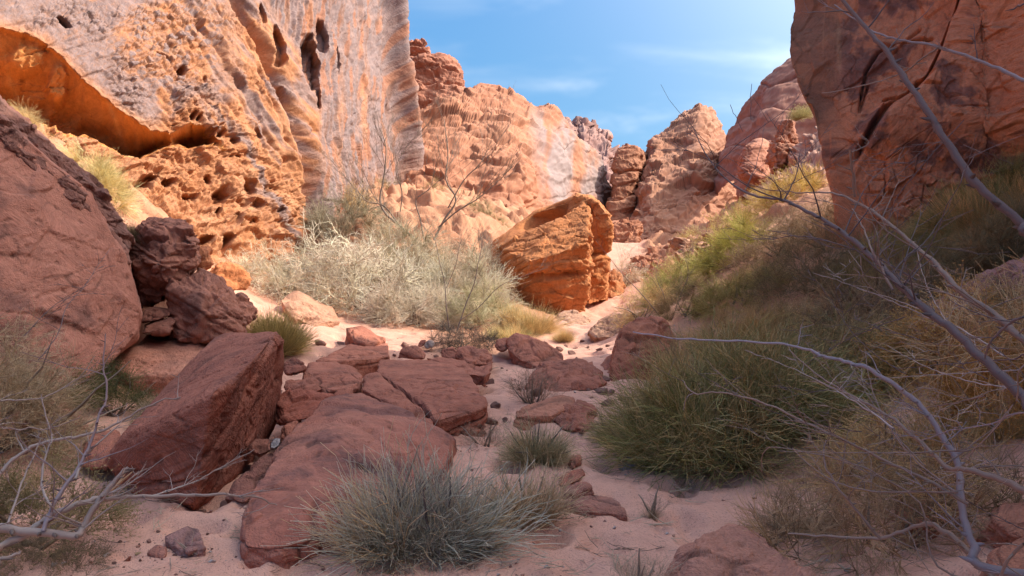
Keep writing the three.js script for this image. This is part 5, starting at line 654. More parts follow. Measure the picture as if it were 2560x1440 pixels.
// box: the bush in the photograph [left, top, right, bottom] and its distance; spread: depth over width
function bush(name, label, category, box, { type = 'broom', n = 120, c = [[0.480, 0.450, 0.260]], mode = 'base', size = [0.75, 1.05], spread = 0.7, group, stem = 6, stemC = [[0.160, 0.112, 0.078], [0.320, 0.240, 0.169]], lean = 0, tilt = 1.15, dead = 0, deadC = [0.672, 0.450, 0.234], ySink = 0, thin = 1, core = 0.4 } = {}) {
  const [x0, y0, x1, y1, d] = box, r = rng(++plantSeed * 7919), p = P((x0 + x1) / 2, y1, d), R = (x1 - x0) / 2 / FOCAL * d, H = (y1 - y0) / FOCAL * d;
  const root = base(name, V(p.x, ground(p.x, p.z) - ySink, p.z)), kinds = SPRAY[type];
  const top = EYE - (y0 - HORIZON) / FOCAL * d;
  tag(root, label, category, group);
  const parts = kinds.map(() => []), M = new THREE.Matrix4(), Q = new THREE.Quaternion(), UP = V(0, 1, 0), tw = new THREE.Quaternion();
  for (let i = 0; i < n; i++) {
    const a = r() * 6.28318, q = Math.sqrt(r()); let x = Math.cos(a) * q * R, z = Math.sin(a) * q * R * spread, y, dir, s;
    if (mode === 'base') { const k = core; const bx = x * k, bz = z * k, t = q * tilt * (0.75 + 0.5 * r()); dir = V(Math.cos(a) * Math.sin(t) + lean, Math.cos(t) + 0.08, Math.sin(t) * Math.sin(a)).normalize(); const reachX = Math.abs(dir.x) * R * (1 - k * q * Math.abs(Math.cos(a))) + 0.001;
      s = lerp(H, R, Math.min(1, Math.hypot(dir.x, dir.z) ** 1.5)) * lerp(size[0], size[1], r()) * (0.75 + 0.25 * r()); if (n3(Math.cos(a) * 1.7, Math.sin(a) * 1.7, plantSeed * 2.3) > 0.18) s *= 0.6; x = bx; z = bz; y = ground(p.x + x, p.z + z) - root.position.y - 0.01; }
    else { const hh = Math.sqrt(Math.max(0.04, 1 - q * q)) * (0.85 + 0.3 * n3(x * 1.3 / Math.max(R, 0.3) * 2, plantSeed, z * 2)); const gy0 = ground(p.x + x, p.z + z) - root.position.y; const base0 = Math.max(0, gy0); y = gy0 + H * hh * Math.pow(r(), 0.8) * 0.85; dir = V(x / R * 0.9 + (r() - 0.5) * 1.9, 0.25 + (r() - 0.38) * 1.5, z / R * 0.9 + (r() - 0.5) * 1.9).normalize(); if (n3(x * 2.2 / Math.max(0.5, R), y * 2.6 / Math.max(0.4, H), z * 2.2 + plantSeed * 3.3) > 0.28) continue; s = H * lerp(size[0], size[1], r()) * 0.55; }
    Q.setFromUnitVectors(UP, dir); tw.setFromAxisAngle(dir, r() * 6.28318); Q.premultiply(tw);
    const w = s * thin; M.compose(V(x, y, z), Q, V(s, s, s));
    const base_ = c[Math.floor(r() * c.length)], k = 0.72 + 0.5 * r() + 0.25 * n3(x * 2, 3, z * 2 + plantSeed); let cc = mulc(base_, k); if (r() < dead) cc = mulc(deadC, 0.8 + 0.4 * r());
    parts[i % kinds.length].push([M.clone(), cc]);
  }
  parts.forEach((l, i) => { if (!l.length) return; const m = cast(new THREE.InstancedMesh(kinds[i], sprayMat, l.length)); l.forEach(([mm, cc], j) => { m.setMatrixAt(j, mm); m.setColorAt(j, new THREE.Color().setRGB(...cc)); }); m.name = type === 'grass' ? 'blades' : type.startsWith('twig') || type === 'arch' ? 'twigs' : 'foliage'; m.userData.kind = 'stuff'; root.add(m); });
  if (stem) { const l = []; for (let i = 0; i < stem; i++) { const t = (0.2 + 0.9 * r()) * tilt, dir = rdir(r, t); l.push({ pts: wander(r, V((r() - 0.5) * R * 0.3, -0.03, (r() - 0.5) * R * 0.3), dir, (0.5 + 0.4 * r()) * Math.max(H, R * 0.6), 7, 0.45, 0.02), r0: 0.008 + 0.010 * H, r1: 0.003, c0: stemC[0], c1: stemC[1] }); } const m = addMesh('stem', tubes(l, 4), twigMat, root); m.userData.kind = 'stuff'; }
  return root;
}
const GREYG = [[0.576, 0.510, 0.325], [0.480, 0.450, 0.286], [0.672, 0.585, 0.403]], GREEN = [[0.320, 0.330, 0.098], [0.256, 0.285, 0.091], [0.400, 0.360, 0.143]], DGREEN = [[0.30, 0.27, 0.075], [0.37, 0.31, 0.10], [0.46, 0.37, 0.17], [0.22, 0.21, 0.065]], STRAW = [[0.832, 0.585, 0.260], [0.720, 0.495, 0.221], [0.850, 0.675, 0.338]], BROWN = [[0.46, 0.29, 0.15], [0.53, 0.34, 0.18], [0.38, 0.25, 0.14]], YGREEN = [[0.640, 0.570, 0.169], [0.528, 0.510, 0.143], [0.768, 0.630, 0.234]], PALEGREY = [[0.800, 0.675, 0.507], [0.672, 0.570, 0.442], [0.850, 0.780, 0.572]];

// ---- the sunlit thicket in the middle distance
bush('grey_bush', 'pale grey twiggy bush at the left end of the central thicket', 'bush', [590, 625, 830, 745, 16.2], { type: 'twigfar', mode: 'volume', n: 120, c: [...PALEGREY, [0.66, 0.56, 0.36]], size: [0.9, 1.3] });
bush('grey_bush', 'broad grey bush with dark crossing limbs in the middle of the thicket', 'bush', [720, 590, 1090, 795, 16.8], { type: 'twigfar', mode: 'volume', n: 210, c: [...PALEGREY, [0.72, 0.62, 0.46]], size: [0.8, 1.1], stem: 16, spread: 0.6 });
bush('green_bush', 'grey-green bush behind the thicket, below the grey streaked buttress', 'bush', [760, 495, 960, 640, 21], { type: 'finefar', mode: 'volume', n: 127, c: [[0.461, 0.393, 0.250], [0.552, 0.456, 0.308], [0.420, 0.367, 0.250]], size: [0.7, 1.0] });
bush('green_bush', 'tall yellow-green bush at the centre of the thicket under the bare tree', 'bush', [900, 545, 1120, 700, 19], { type: 'finefar', mode: 'volume', n: 142, c: [[0.676, 0.568, 0.379], [0.589, 0.508, 0.340], [0.773, 0.645, 0.459]], size: [0.7, 1.0] });
bush('green_bush', 'rounded silvery-green bush right of the sapling stems', 'bush', [1050, 590, 1270, 745, 17.5], { type: 'finefar', mode: 'volume', n: 142, c: [[0.658, 0.580, 0.406], [0.570, 0.511, 0.374], [0.751, 0.644, 0.474]], size: [0.7, 1.0] });
bush('green_bush', 'lower silvery bush drooping onto the sand left of the sapling', 'bush', [930, 690, 1140, 815, 15.8], { type: 'finefar', mode: 'volume', n: 127, c: [[0.723, 0.620, 0.476], [0.628, 0.544, 0.406], [0.811, 0.679, 0.515]], size: [0.8, 1.1], stem: 10 });
bush('green_bush', 'bright green feathery bush between the sapling and the glowing boulder', 'bush', [1120, 690, 1300, 815, 15.8], { type: 'finefar', mode: 'volume', n: 112, c: [[0.528, 0.500, 0.265], [0.651, 0.583, 0.359], [0.706, 0.594, 0.387]], size: [0.7, 1.0] });
bush('grass_clump', 'straw-yellow grass clump in front of the glowing orange boulder', 'grass clump', [1250, 735, 1400, 835, 15.6], { type: 'grass', n: 90, c: STRAW, size: [0.8, 1.1], stem: 0, core: 0.7 });
bush('grass_clump', 'small round tuft of yellow grass at the edge of the bright channel', 'grass clump', [1370, 775, 1450, 832, 14.8], { type: 'grass', n: 45, c: STRAW, size: [0.9, 1.1], stem: 0 });
bush('grass_clump', 'low mixed grass below the bright green feathery bush', 'grass clump', [1215, 770, 1340, 845, 14.2], { type: 'grass', n: 70, c: [...STRAW, [0.544, 0.495, 0.195]], size: [0.7, 1.0], stem: 4, core: 0.7 });
bush('grass_clump', 'tall dark-based grass clump beside the knobbly dark rocks', 'grass clump', [610, 705, 765, 835, 12.3], { type: 'grass', n: 130, c: [[0.544, 0.405, 0.143], [0.416, 0.330, 0.130], [0.672, 0.495, 0.195]], size: [0.9, 1.15], tilt: 0.75, core: 0.6, stem: 0 });
bush('grey_bush', 'dark leafless bush on the mound right above the thicket', 'bush', [1130, 545, 1260, 640, 20], { type: 'twigfar', mode: 'volume', n: 80, c: [[0.480, 0.360, 0.247], [0.384, 0.285, 0.195]], size: [0.9, 1.2] });
bush('green_bush', 'small dark green bush on the mound above the glowing boulder', 'bush', [1290, 495, 1355, 532, 24], { type: 'leafy', mode: 'volume', n: 60, c: [[0.192, 0.195, 0.098], [0.272, 0.255, 0.130]], size: [0.8, 1.1], stem: 0 });
bush('grass_clump', 'yellow bush of grass on the skyline of the mound above the glowing boulder', 'grass clump', [1335, 465, 1410, 505, 26], { type: 'finefar', mode: 'volume', n: 50, c: STRAW, size: [0.8, 1.1], stem: 0 });
bush('green_bush', 'olive bush on the mound left of the small dark green bush', 'bush', [1170, 500, 1270, 550, 24], { type: 'finefar', mode: 'volume', n: 70, c: [[0.400, 0.345, 0.169], [0.512, 0.420, 0.221]], size: [0.8, 1.1], stem: 0 });
bush('grass_clump', 'long straw grass at the foot of the grey streaked buttress', 'grass clump', [775, 395, 915, 500, 23.5], { type: 'grass', n: 90, c: [[0.850, 0.570, 0.221], [0.768, 0.510, 0.208]], size: [0.8, 1.1], stem: 0, core: 0.7 });
for (const [x0, y0, x1, y1, d, l] of [[1050, 470, 1120, 515, 28, 'faint tan tuft on the rubble left of the olive bush'], [930, 470, 1000, 520, 27, 'faint tan tuft right of the long straw grass at the buttress foot'], [1225, 405, 1262, 430, 34, 'tiny grey shrub high on the rubble hill'], [1130, 412, 1160, 436, 32, 'tiny dark shrub low on the rubble hill']]) bush('grass_clump', l, 'grass clump', [x0, y0, x1, y1, d], { type: 'fine', mode: 'volume', n: 30, c: [[0.608, 0.465, 0.234], [0.480, 0.375, 0.195]], stem: 0 });
bush('grass_clump', 'yellow bush at the upper end of the dark layered slab, under the overhang', 'grass clump', [30, 258, 105, 330, 12.8], { type: 'finefar', mode: 'volume', n: 70, c: STRAW, size: [0.9, 1.2], stem: 0, ySink: -0.1 });
bush('grass_clump', 'feathery pale yellow bush below the overhang, behind the dark layered slab', 'grass clump', [190, 370, 305, 480, 13.5], { type: 'finefar', mode: 'volume', n: 120, c: [[0.832, 0.675, 0.286], [0.736, 0.600, 0.260], [0.850, 0.750, 0.390]], size: [0.8, 1.1], stem: 0 });
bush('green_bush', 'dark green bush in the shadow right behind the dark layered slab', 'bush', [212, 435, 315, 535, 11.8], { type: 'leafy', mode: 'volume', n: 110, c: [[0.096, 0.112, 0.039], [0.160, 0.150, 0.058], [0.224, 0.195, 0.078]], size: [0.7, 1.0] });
bush('grass_clump', 'dark dry tuft on top of the tall craggy block', 'grass clump', [300, 545, 400, 605, 10.9], { type: 'fine', n: 60, c: [[0.224, 0.165, 0.091], [0.352, 0.255, 0.130]], size: [0.7, 1.0], tilt: 1.3, ySink: 0 }).position.y = P(350, 600, 10.9).y;

// ---- the left foreground
bush('dry_bush', 'tall dry tan bush hanging over the left edge beside the leaning slab', 'bush', [-190, 590, 120, 1030, 6.0], { type: 'twig', mode: 'volume', n: 210, c: [[0.544, 0.390, 0.221], [0.448, 0.330, 0.195], [0.640, 0.465, 0.273]], size: [0.5, 0.8], stem: 10 });
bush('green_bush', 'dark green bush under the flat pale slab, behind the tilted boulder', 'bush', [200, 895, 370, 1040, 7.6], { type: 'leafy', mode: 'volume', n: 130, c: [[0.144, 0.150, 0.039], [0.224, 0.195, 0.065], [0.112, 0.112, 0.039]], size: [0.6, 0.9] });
bush('grass_clump', 'grey-tan dry grass beside the dark green bush behind the tilted boulder', 'grass clump', [330, 915, 480, 1040, 7.3], { type: 'fine', n: 70, c: [[0.512, 0.375, 0.234], [0.416, 0.315, 0.195]], size: [0.8, 1.1], tilt: 1.0 });
bush('dry_bush', 'low olive brush in the bottom left corner under the bare branches', 'bush', [-120, 1095, 300, 1350, 4.15], { type: 'leafy', mode: 'volume', n: 190, c: [[0.272, 0.210, 0.078], [0.352, 0.255, 0.117], [0.208, 0.165, 0.065]], size: [0.5, 0.8], stem: 8 });
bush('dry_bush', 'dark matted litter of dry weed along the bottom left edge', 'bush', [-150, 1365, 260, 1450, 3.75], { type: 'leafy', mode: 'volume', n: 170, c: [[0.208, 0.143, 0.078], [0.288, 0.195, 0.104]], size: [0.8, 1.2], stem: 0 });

// ---- the middle foreground
bush('grey_bush', 'spreading grey-green bush with fine stems, in front of the broad flat boulder', 'bush', [730, 1110, 1370, 1420, 4.15], { type: 'wisp', n: 290, c: [[0.52, 0.47, 0.345], [0.43, 0.40, 0.29], [0.62, 0.55, 0.42]], size: [0.6, 1.12], spread: 0.8, tilt: 1.35, core: 0.42, dead: 0.25, deadC: [0.704, 0.495, 0.273], stem: 12 });
bush('grass_clump', 'dead bleached stalks in the heart of the spreading grey-green bush', 'grass clump', [830, 1150, 1280, 1410, 4.15], { type: 'arch', n: 60, c: [[0.56, 0.44, 0.31], [0.30, 0.23, 0.18], [0.20, 0.16, 0.15]], size: [0.7, 1.05], tilt: 1.25, stem: 8, stemC: [[0.07, 0.055, 0.05], [0.14, 0.11, 0.1]] });
bush('grass_clump', 'tan dry stems standing at the right end of the spreading grey-green bush', 'grass clump', [1190, 1120, 1420, 1330, 4.5], { type: 'wisp', n: 100, c: [[0.736, 0.525, 0.299], [0.608, 0.435, 0.247]], size: [0.8, 1.1], tilt: 0.7, core: 0.6 });
bush('grey_bush', 'bushy clump with a dark dead heart in the middle of the wash', 'bush', [1245, 1010, 1450, 1160, 5.9], { type: 'wisp', n: 190, c: [[0.416, 0.375, 0.182], [0.512, 0.435, 0.234], [0.352, 0.300, 0.156]], size: [0.75, 1.05], dead: 0.25, tilt: 1.2, core: 0.5, stem: 14, stemC: [[0.096, 0.075, 0.065], [0.176, 0.135, 0.111]] });
bush('grass_clump', 'thin dry grass at the left foot of the big green bush', 'grass clump', [1490, 1000, 1610, 1130, 6.6], { type: 'fine', n: 40, c: [[0.576, 0.435, 0.247], [0.416, 0.345, 0.169]], size: [0.8, 1.1], tilt: 0.9, core: 0.7 });
bush('grass_clump', 'small dry sprig on the sand path', 'grass clump', [1575, 1195, 1680, 1300, 4.65], { type: 'twig', n: 7, c: [[0.384, 0.255, 0.169]], size: [0.7, 1.0], tilt: 0.7, stem: 3 });
bush('grass_clump', 'small dark tuft at the foot of the dry sprig', 'grass clump', [1590, 1255, 1670, 1300, 4.6], { type: 'grass', n: 14, c: [[0.352, 0.255, 0.156], [0.544, 0.390, 0.234]], size: [0.8, 1.0], tilt: 1.3, stem: 0 });
bush('grass_clump', 'sparse grey sprig at the bottom edge beside the broad red rock', 'grass clump', [1470, 1330, 1720, 1480, 3.55], { type: 'twig', n: 16, c: [[0.544, 0.405, 0.273], [0.416, 0.300, 0.208]], size: [0.7, 1.0], tilt: 1.0, stem: 4 });
bush('grass_clump', 'little yellow tuft in the gap beside the smooth low slab', 'grass clump', [745, 890, 800, 955, 8.6], { type: 'grass', n: 22, c: [[0.672, 0.495, 0.208], [0.544, 0.405, 0.169]], size: [0.8, 1.0], tilt: 0.7, stem: 0 });
bush('grass_clump', 'dark tuft growing in the crack behind the wide flat slab', 'grass clump', [860, 865, 950, 925, 9.9], { type: 'grass', n: 26, c: [[0.256, 0.180, 0.104], [0.416, 0.300, 0.156]], size: [0.8, 1.0], tilt: 1.1, stem: 0 });
bush('grass_clump', 'thin dead stalks beside the front edge of the wide flat slab', 'grass clump', [1130, 1010, 1290, 1130, 6.4], { type: 'twig', n: 12, c: [[0.416, 0.285, 0.182]], size: [0.8, 1.1], tilt: 0.9, stem: 3 });
bush('grass_clump', 'small bare shrublet in front of the chunky red boulder', 'grass clump', [1270, 925, 1400, 1045, 8.2], { type: 'twig', n: 12, c: [[0.352, 0.225, 0.143]], size: [0.8, 1.1], tilt: 0.7, stem: 4 });

// ---- the right bank
bush('green_bush', 'big dark green bush with wiry stems right of the wash', 'bush', [1575, 862, 2090, 1195, 5.9], { type: 'wisp', mode: 'volume', n: 950, c: DGREEN, size: [0.75, 1.1], dead: 0.30, deadC: [0.576, 0.389, 0.162], stem: 14, spread: 0.7 });
bush('green_bush', 'right shoulder of wiry green stems behind the long arching branch', 'bush', [1850, 880, 2230, 1130, 6.6], { type: 'wisp', mode: 'volume', n: 420, c: [...DGREEN, [0.624, 0.405, 0.152]], size: [0.7, 1.0], dead: 0.25, deadC: [0.538, 0.356, 0.162] });
bush('dry_bush', 'brown feathery dry bush on the bank above the big green bush', 'bush', [1680, 730, 2010, 890, 9.0], { type: 'fine', mode: 'volume', n: 190, c: [[0.576, 0.356, 0.132], [0.576, 0.384, 0.140], [0.691, 0.437, 0.172]], size: [0.7, 1.0] });
bush('dry_bush', 'greyish dry bush behind the tall upright boulder', 'bush', [1590, 760, 1790, 880, 9.8], { type: 'twig', mode: 'volume', n: 90, c: [[0.576, 0.356, 0.172], [0.624, 0.384, 0.177]], size: [0.7, 1.0] });
bush('green_bush', 'bright yellow-green bush half in the sun on the right bank', 'bush', [1610, 640, 1790, 745, 15.2], { type: 'finefar', mode: 'volume', n: 140, c: YGREEN, size: [0.8, 1.1] });
bush('green_bush', 'second yellow-green bush higher on the right bank, dark at its foot', 'bush', [1760, 615, 1910, 735, 14.6], { type: 'finefar', mode: 'volume', n: 130, c: [[0.576, 0.518, 0.101], [0.691, 0.567, 0.132], [0.576, 0.527, 0.114]], size: [0.8, 1.1] });
bush('dry_bush', 'brown shaded bush to the right of the yellow-green bushes', 'bush', [1840, 600, 2060, 720, 13.2], { type: 'twigfar', mode: 'volume', n: 130, c: BROWN, size: [0.8, 1.1] });
bush('green_bush', 'shaded olive bush below the yellow-green bushes', 'bush', [1740, 690, 1960, 790, 12.0], { type: 'finefar', mode: 'volume', n: 140, c: [[0.408, 0.345, 0.089], [0.528, 0.384, 0.127]], size: [0.8, 1.1] });
bush('grey_bush', 'pale grey sunlit shrub at the far right of the wash, below the peak', 'bush', [1690, 480, 1880, 580, 20.5], { type: 'twigfar', mode: 'volume', n: 110, c: [[0.845, 0.648, 0.314], [0.691, 0.535, 0.243], [0.806, 0.648, 0.203]], size: [0.8, 1.1] });
bush('green_bush', 'tan and green shrubs at the foot of the scree below the right cliff', 'bush', [1860, 455, 2040, 560, 20], { type: 'finefar', mode: 'volume', n: 110, c: [[0.845, 0.616, 0.203], [0.691, 0.518, 0.152]], size: [0.8, 1.1] });
bush('grass_clump', 'olive tuft on the ledgy outcrop at the wash bend', 'grass clump', [1680, 520, 1740, 560, 24], { type: 'finefar', mode: 'volume', n: 40, c: [[0.730, 0.551, 0.183]], stem: 0 });
bush('grey_bush', 'pale twiggy bush at the wash bend beside the glowing boulder', 'bush', [1515, 590, 1600, 680, 23], { type: 'twigfar', mode: 'volume', n: 50, c: PALEGREY, size: [0.8, 1.1] });
bush('grey_bush', 'leafless grey bush on the sunlit edge above the tall upright boulder', 'bush', [1540, 680, 1660, 790, 14.5], { type: 'twigfar', mode: 'volume', n: 44, c: [[0.691, 0.454, 0.203], [0.960, 0.680, 0.284]], size: [0.8, 1.1], stem: 8 });
bush('green_bush', 'small grey-green bush on top of the upright layered knob', 'bush', [1970, 255, 2030, 300, 27.5], { type: 'leafy', n: 50, c: [[0.624, 0.546, 0.241], [0.480, 0.426, 0.177]], size: [0.9, 1.1], stem: 0 }).position.copy(P(2000, 298, 27.8));
for (const [b, l, k, t] of [[[1900, 640, 2170, 790, 11.2], 'matted brown brush on the bank below the brown shaded bush', 150, 'twig'], [[1790, 770, 2010, 880, 9.4], 'olive-brown brush behind the big green bush', 130, 'fine'], [[2160, 670, 2460, 830, 8.8], 'grey-brown brush to the right of the dark dead bush', 150, 'twig'], [[2360, 590, 2680, 770, 8.4], 'dark scrub below the dark green shrub, at the right edge', 150, 'fine'], [[1950, 560, 2190, 665, 12.9], 'reddish scrub between the cliff crack and the brown shaded bush', 120, 'twig'], [[1640, 700, 1800, 800, 12.6], 'grey-green scrub at the shadow edge on the right bank', 90, 'fine'], [[2000, 780, 2240, 900, 7.4], 'brown brush under the dark dead bush', 110, 'fine']])
  bush('dry_bush', l, 'bush', b, { type: t, mode: 'volume', n: k, c: [[0.284, 0.203, 0.083], [0.360, 0.222, 0.098], [0.226, 0.156, 0.069]], size: [0.8, 1.1], stem: 5 });
for (const [b, l] of [[[1930, 735, 2080, 830, 9.8], 'straw grass clump above the big green bush, by the dark dead bush'], [[2080, 640, 2230, 720, 10.8], 'straw grass clump below the reddish scrub at the cliff foot'], [[2240, 560, 2400, 640, 11.2], 'straw grass clump left of the dark green shrub high on the slope'], [[1820, 690, 1930, 750, 12.6], 'straw grass clump among the brush at the shadow edge'], [[2300, 790, 2460, 900, 7.2], 'straw grass clump left of the pinkish boulder'], [[2120, 870, 2300, 990, 6.4], 'straw grass clump behind the right shoulder of green stems'], [[2420, 1060, 2600, 1190, 4.7], 'straw grass clump near the right edge below the golden-brown brush']])
  bush('grass_clump', l, 'grass clump', b, { type: 'grass', n: 60, c: [[0.672, 0.432, 0.179], [0.552, 0.356, 0.148], [0.768, 0.518, 0.234]], size: [0.8, 1.1], stem: 0, core: 0.8 });
bush('dry_bush', 'brown brush running off the right edge above the pinkish boulder', 'bush', [2440, 520, 2860, 700, 8.6], { type: 'fine', mode: 'volume', n: 150, c: [[0.30, 0.22, 0.11], [0.38, 0.27, 0.14], [0.24, 0.2, 0.09]], size: [0.8, 1.1] });
bush('dry_bush', 'tan brush running off the right edge below the pinkish boulder', 'bush', [2470, 860, 2900, 1110, 5.6], { type: 'leafy', mode: 'volume', n: 150, c: [[0.40, 0.27, 0.12], [0.32, 0.22, 0.10], [0.46, 0.33, 0.17]], size: [0.6, 0.9] });
bush('dry_bush', 'dark dead bush with an arching trunk in the hollow of the right slope', 'bush', [1980, 690, 2330, 850, 8.2], { type: 'arch', mode: 'volume', n: 110, c: [[0.312, 0.193, 0.101], [0.456, 0.284, 0.140], [0.240, 0.162, 0.089]], size: [0.9, 1.3], stem: 14 });
bush('dry_bush', 'dark olive shrub under the right cliff, middle of the slope', 'bush', [2060, 590, 2400, 720, 10.6], { type: 'fine', mode: 'volume', n: 170, c: [[0.384, 0.293, 0.089], [0.504, 0.334, 0.127], [0.288, 0.222, 0.076]], size: [0.8, 1.1] });
bush('green_bush', 'dark green shrub high on the slope at the foot of the right cliff', 'bush', [2300, 480, 2640, 640, 10.6], { type: 'fine', mode: 'volume', n: 170, c: [[0.360, 0.303, 0.089], [0.480, 0.365, 0.114], [0.288, 0.243, 0.070]], size: [0.8, 1.1] });
bush('grass_clump', 'tall tan grass along the foot of the right cliff at the right edge', 'grass clump', [2400, 365, 2720, 500, 10.4], { type: 'grass', n: 190, c: [[0.792, 0.454, 0.172], [0.672, 0.389, 0.148]], size: [0.9, 1.2], stem: 0, core: 0.95 });
bush('dry_bush', 'reddish brown scrub at the foot of the right cliff near its crack', 'bush', [2060, 500, 2330, 620, 12.4], { type: 'twigfar', mode: 'volume', n: 110, c: [[0.624, 0.303, 0.127], [0.528, 0.284, 0.127]], size: [0.8, 1.1] });
bush('dry_bush', 'tan brush with tiny yellow seed heads on the right slope', 'bush', [2150, 830, 2560, 1060, 6.2], { type: 'leafy', mode: 'volume', n: 200, c: [[0.623, 0.345, 0.098], [0.518, 0.275, 0.083], [0.581, 0.330, 0.105]], size: [0.55, 0.85] });
bush('dry_bush', 'golden-brown brush near the right edge behind the thick branch', 'bush', [2330, 940, 2720, 1230, 4.9], { type: 'leafy', mode: 'volume', n: 190, c: [[0.576, 0.289, 0.067], [0.461, 0.234, 0.058], [0.553, 0.303, 0.085]], size: [0.5, 0.8] });
bush('dry_bush', 'tangle of dead grey twigs heaped in the bottom right', 'bush', [1900, 1210, 2520, 1440, 3.75], { type: 'arch', mode: 'volume', n: 170, c: [[0.360, 0.226, 0.124], [0.486, 0.307, 0.168], [0.270, 0.168, 0.091], [0.612, 0.365, 0.155]], size: [0.9, 1.4], stem: 10, spread: 0.7 });
bush('dry_bush', 'low dead twigs spilling over the broad red rock', 'bush', [1800, 1270, 2150, 1380, 4.2], { type: 'arch', n: 44, c: [[0.624, 0.405, 0.229], [0.480, 0.303, 0.165]], size: [0.8, 1.1], tilt: 1.5, stem: 4 });
bush('grass_clump', 'long tan strands of dry grass on the sand at the right, under the arching branch', 'grass clump', [2020, 1050, 2400, 1260, 4.9], { type: 'arch', n: 70, c: [[0.768, 0.486, 0.203], [0.576, 0.356, 0.162]], size: [0.8, 1.1], tilt: 1.0, core: 0.8, stem: 5 });
bush('grass_clump', 'pale curling dead strands over the pinkish boulder at the right edge', 'grass clump', [2330, 690, 2680, 900, 4.4], { type: 'arch', mode: 'volume', n: 26, c: [[0.576, 0.376, 0.183], [0.605, 0.388, 0.198]], size: [1.2, 1.7], stem: 0 }).position.y = P(2500, 900, 4.4).y;

// ================================================================ bare trees and thorny branches
const BARK = [[0.40, 0.315, 0.27], [0.27, 0.185, 0.15]], RBARK = [[0.21, 0.135, 0.105], [0.30, 0.20, 0.155]], DBARK = [[0.11, 0.075, 0.075], [0.16, 0.11, 0.105]];
function smoothPts(p, per = 5) { const o = []; for (let i = 0; i < p.length - 1; i++) { const a = p[Math.max(i - 1, 0)], b = p[i], c = p[i + 1], d = p[Math.min(i + 2, p.length - 1)]; for (let k = 0; k < per; k++) { const t = k / per; o.push(V(cr(a.x, b.x, c.x, d.x, t), cr(a.y, b.y, c.y, d.y, t), cr(a.z, b.z, c.z, d.z, t))); } } o.push(p[p.length - 1].clone()); return o; }
// a limb traced through points; w0, w1: its thickness at both ends in millimetres
function limb(parent, list, w0, w1, { c = BARK, twigs = 6, len = 0.25, thorns = 1, r, wob = 0.0035, name = 'branch', tw = [], trunk = null }) {
  const way = list.map((q) => P(...q)); if (trunk) { const a = list[0], out = trunk.x > 0 ? a[0] >= 2575 || a[1] >= 1425 : a[0] <= -20; if (out) { w0 *= 1.35; const w = way[0], y = Math.min(w.y * 0.55 + 0.1, trunk.y + 1.3); way.unshift(V(trunk.x, Math.max(trunk.y + 0.1, y), trunk.z), w.clone().lerp(V(trunk.x, y + 0.15, trunk.z), 0.5)); } }
  const pts = smoothPts(way, 6), n = pts.length, rad = [];
  for (let i = 0; i < n; i++) { const f = i / (n - 1); rad.push(lerp(w0, w1, f) / 2000 * (1 + 0.12 * n3(i * 0.6, w0, 3) + (i % 5 === 2 ? 0.10 : 0))); const kk = (w0 > 9 ? 1.6 : 1) * wob; pts[i].x += kk * (n3(i * 0.35, w0, 1) + 0.8 * n3(i * 0.9, w1, 4)); pts[i].y += kk * (n3(i * 0.35, 7, w1) + 0.8 * n3(i * 0.9, 2, w0)); }
  const geo = [{ pts, rad, c0: c[0], c1: c[1] }];
  for (let i = 2; i < n - 1 && thorns; i += 2) { if (r() < 0.45) continue; const t = pts[i + 1].clone().sub(pts[i]).normalize(), s = rdir(r, 1.57).addScaledVector(t, 0.4), L = 0.015 + 0.016 * r(); geo.push({ pts: [pts[i], pts[i].clone().addScaledVector(s, rad[i] + L * 0.5), pts[i].clone().addScaledVector(s, rad[i] + L)], rad: [rad[i] * 0.8, rad[i] * 0.35 + 0.0008, 0.0004], c0: mulc(c[1], 0.7), c1: mulc(c[1], 0.5) }); }
  addMesh(name, tubes(geo, 6), barkMat, parent);
  for (let k = 0; k < twigs; k++) { const i = 2 + Math.floor(r() * (n - 3)), t = pts[i].clone().sub(pts[i - 1]).normalize(), d = t.multiplyScalar(0.6).add(rdir(r, 1.3).multiplyScalar(1)), L = len * (0.35 + 0.9 * r()), q = wander(r, pts[i], d, L, 7, 0.42, 0.01); tw.push({ pts: q, r0: Math.min(rad[i] * 0.55, 0.0035), r1: 0.0008, c0: mulc(c[0], 0.9), c1: mulc(c[1], 0.9) });
    for (let z = 0; z < 3; z++) tw.push({ pts: wander(r, q[1 + Math.floor(r() * 6)], d.clone().add(rdir(r, 1.6)), L * 0.3, 3, 0.4, 0), r0: 0.0013, r1: 0.0006, c0: c[1], c1: c[1] }); }
  return pts;
}
function shrub(label, at, limbs, seedN, opt = {}) {
  const root = base('bare_shrub', V(0, 0, 0)), r = rng(seedN), tw = []; tag(root, label, 'shrub');
  const o = P(...at); root.position.copy(o);
  const holder = new THREE.Group(); root.add(holder); holder.position.copy(o).negate(); root.remove(holder);
  if (opt.trunk) { const t = opt.trunk, g = ground(t.x, t.z), l = []; for (let k = 0; k < 3; k++) l.push({ pts: smoothPts([V(t.x + (k - 1) * 0.05, g - 0.1, t.z), V(t.x + (k - 1) * 0.03, g + 0.35, t.z + 0.03 * k), V(t.x + (k - 1) * 0.10, t.y + 0.8 + 0.25 * k, t.z + 0.05 * (k - 1))], 5), r0: 0.032, r1: 0.004, c0: RBARK[0], c1: RBARK[1] }); addMesh('trunk', tubes(l, 7), barkMat, root); }
  for (const [list, w0, w1, q] of limbs) limb(root, list, w0, w1, { r, tw, ...opt, ...q });
  const m = addMesh('twigs', tubes(tw, 4), barkMat, root); m.userData.kind = 'stuff';
  root.children.forEach((k) => { k.geometry.translate(-o.x, -o.y, -o.z); });
  return root;
}
const at = (list, d0, d1) => list.map(([x, y], i) => [x, y, lerp(d0, d1, i / (list.length - 1))]);
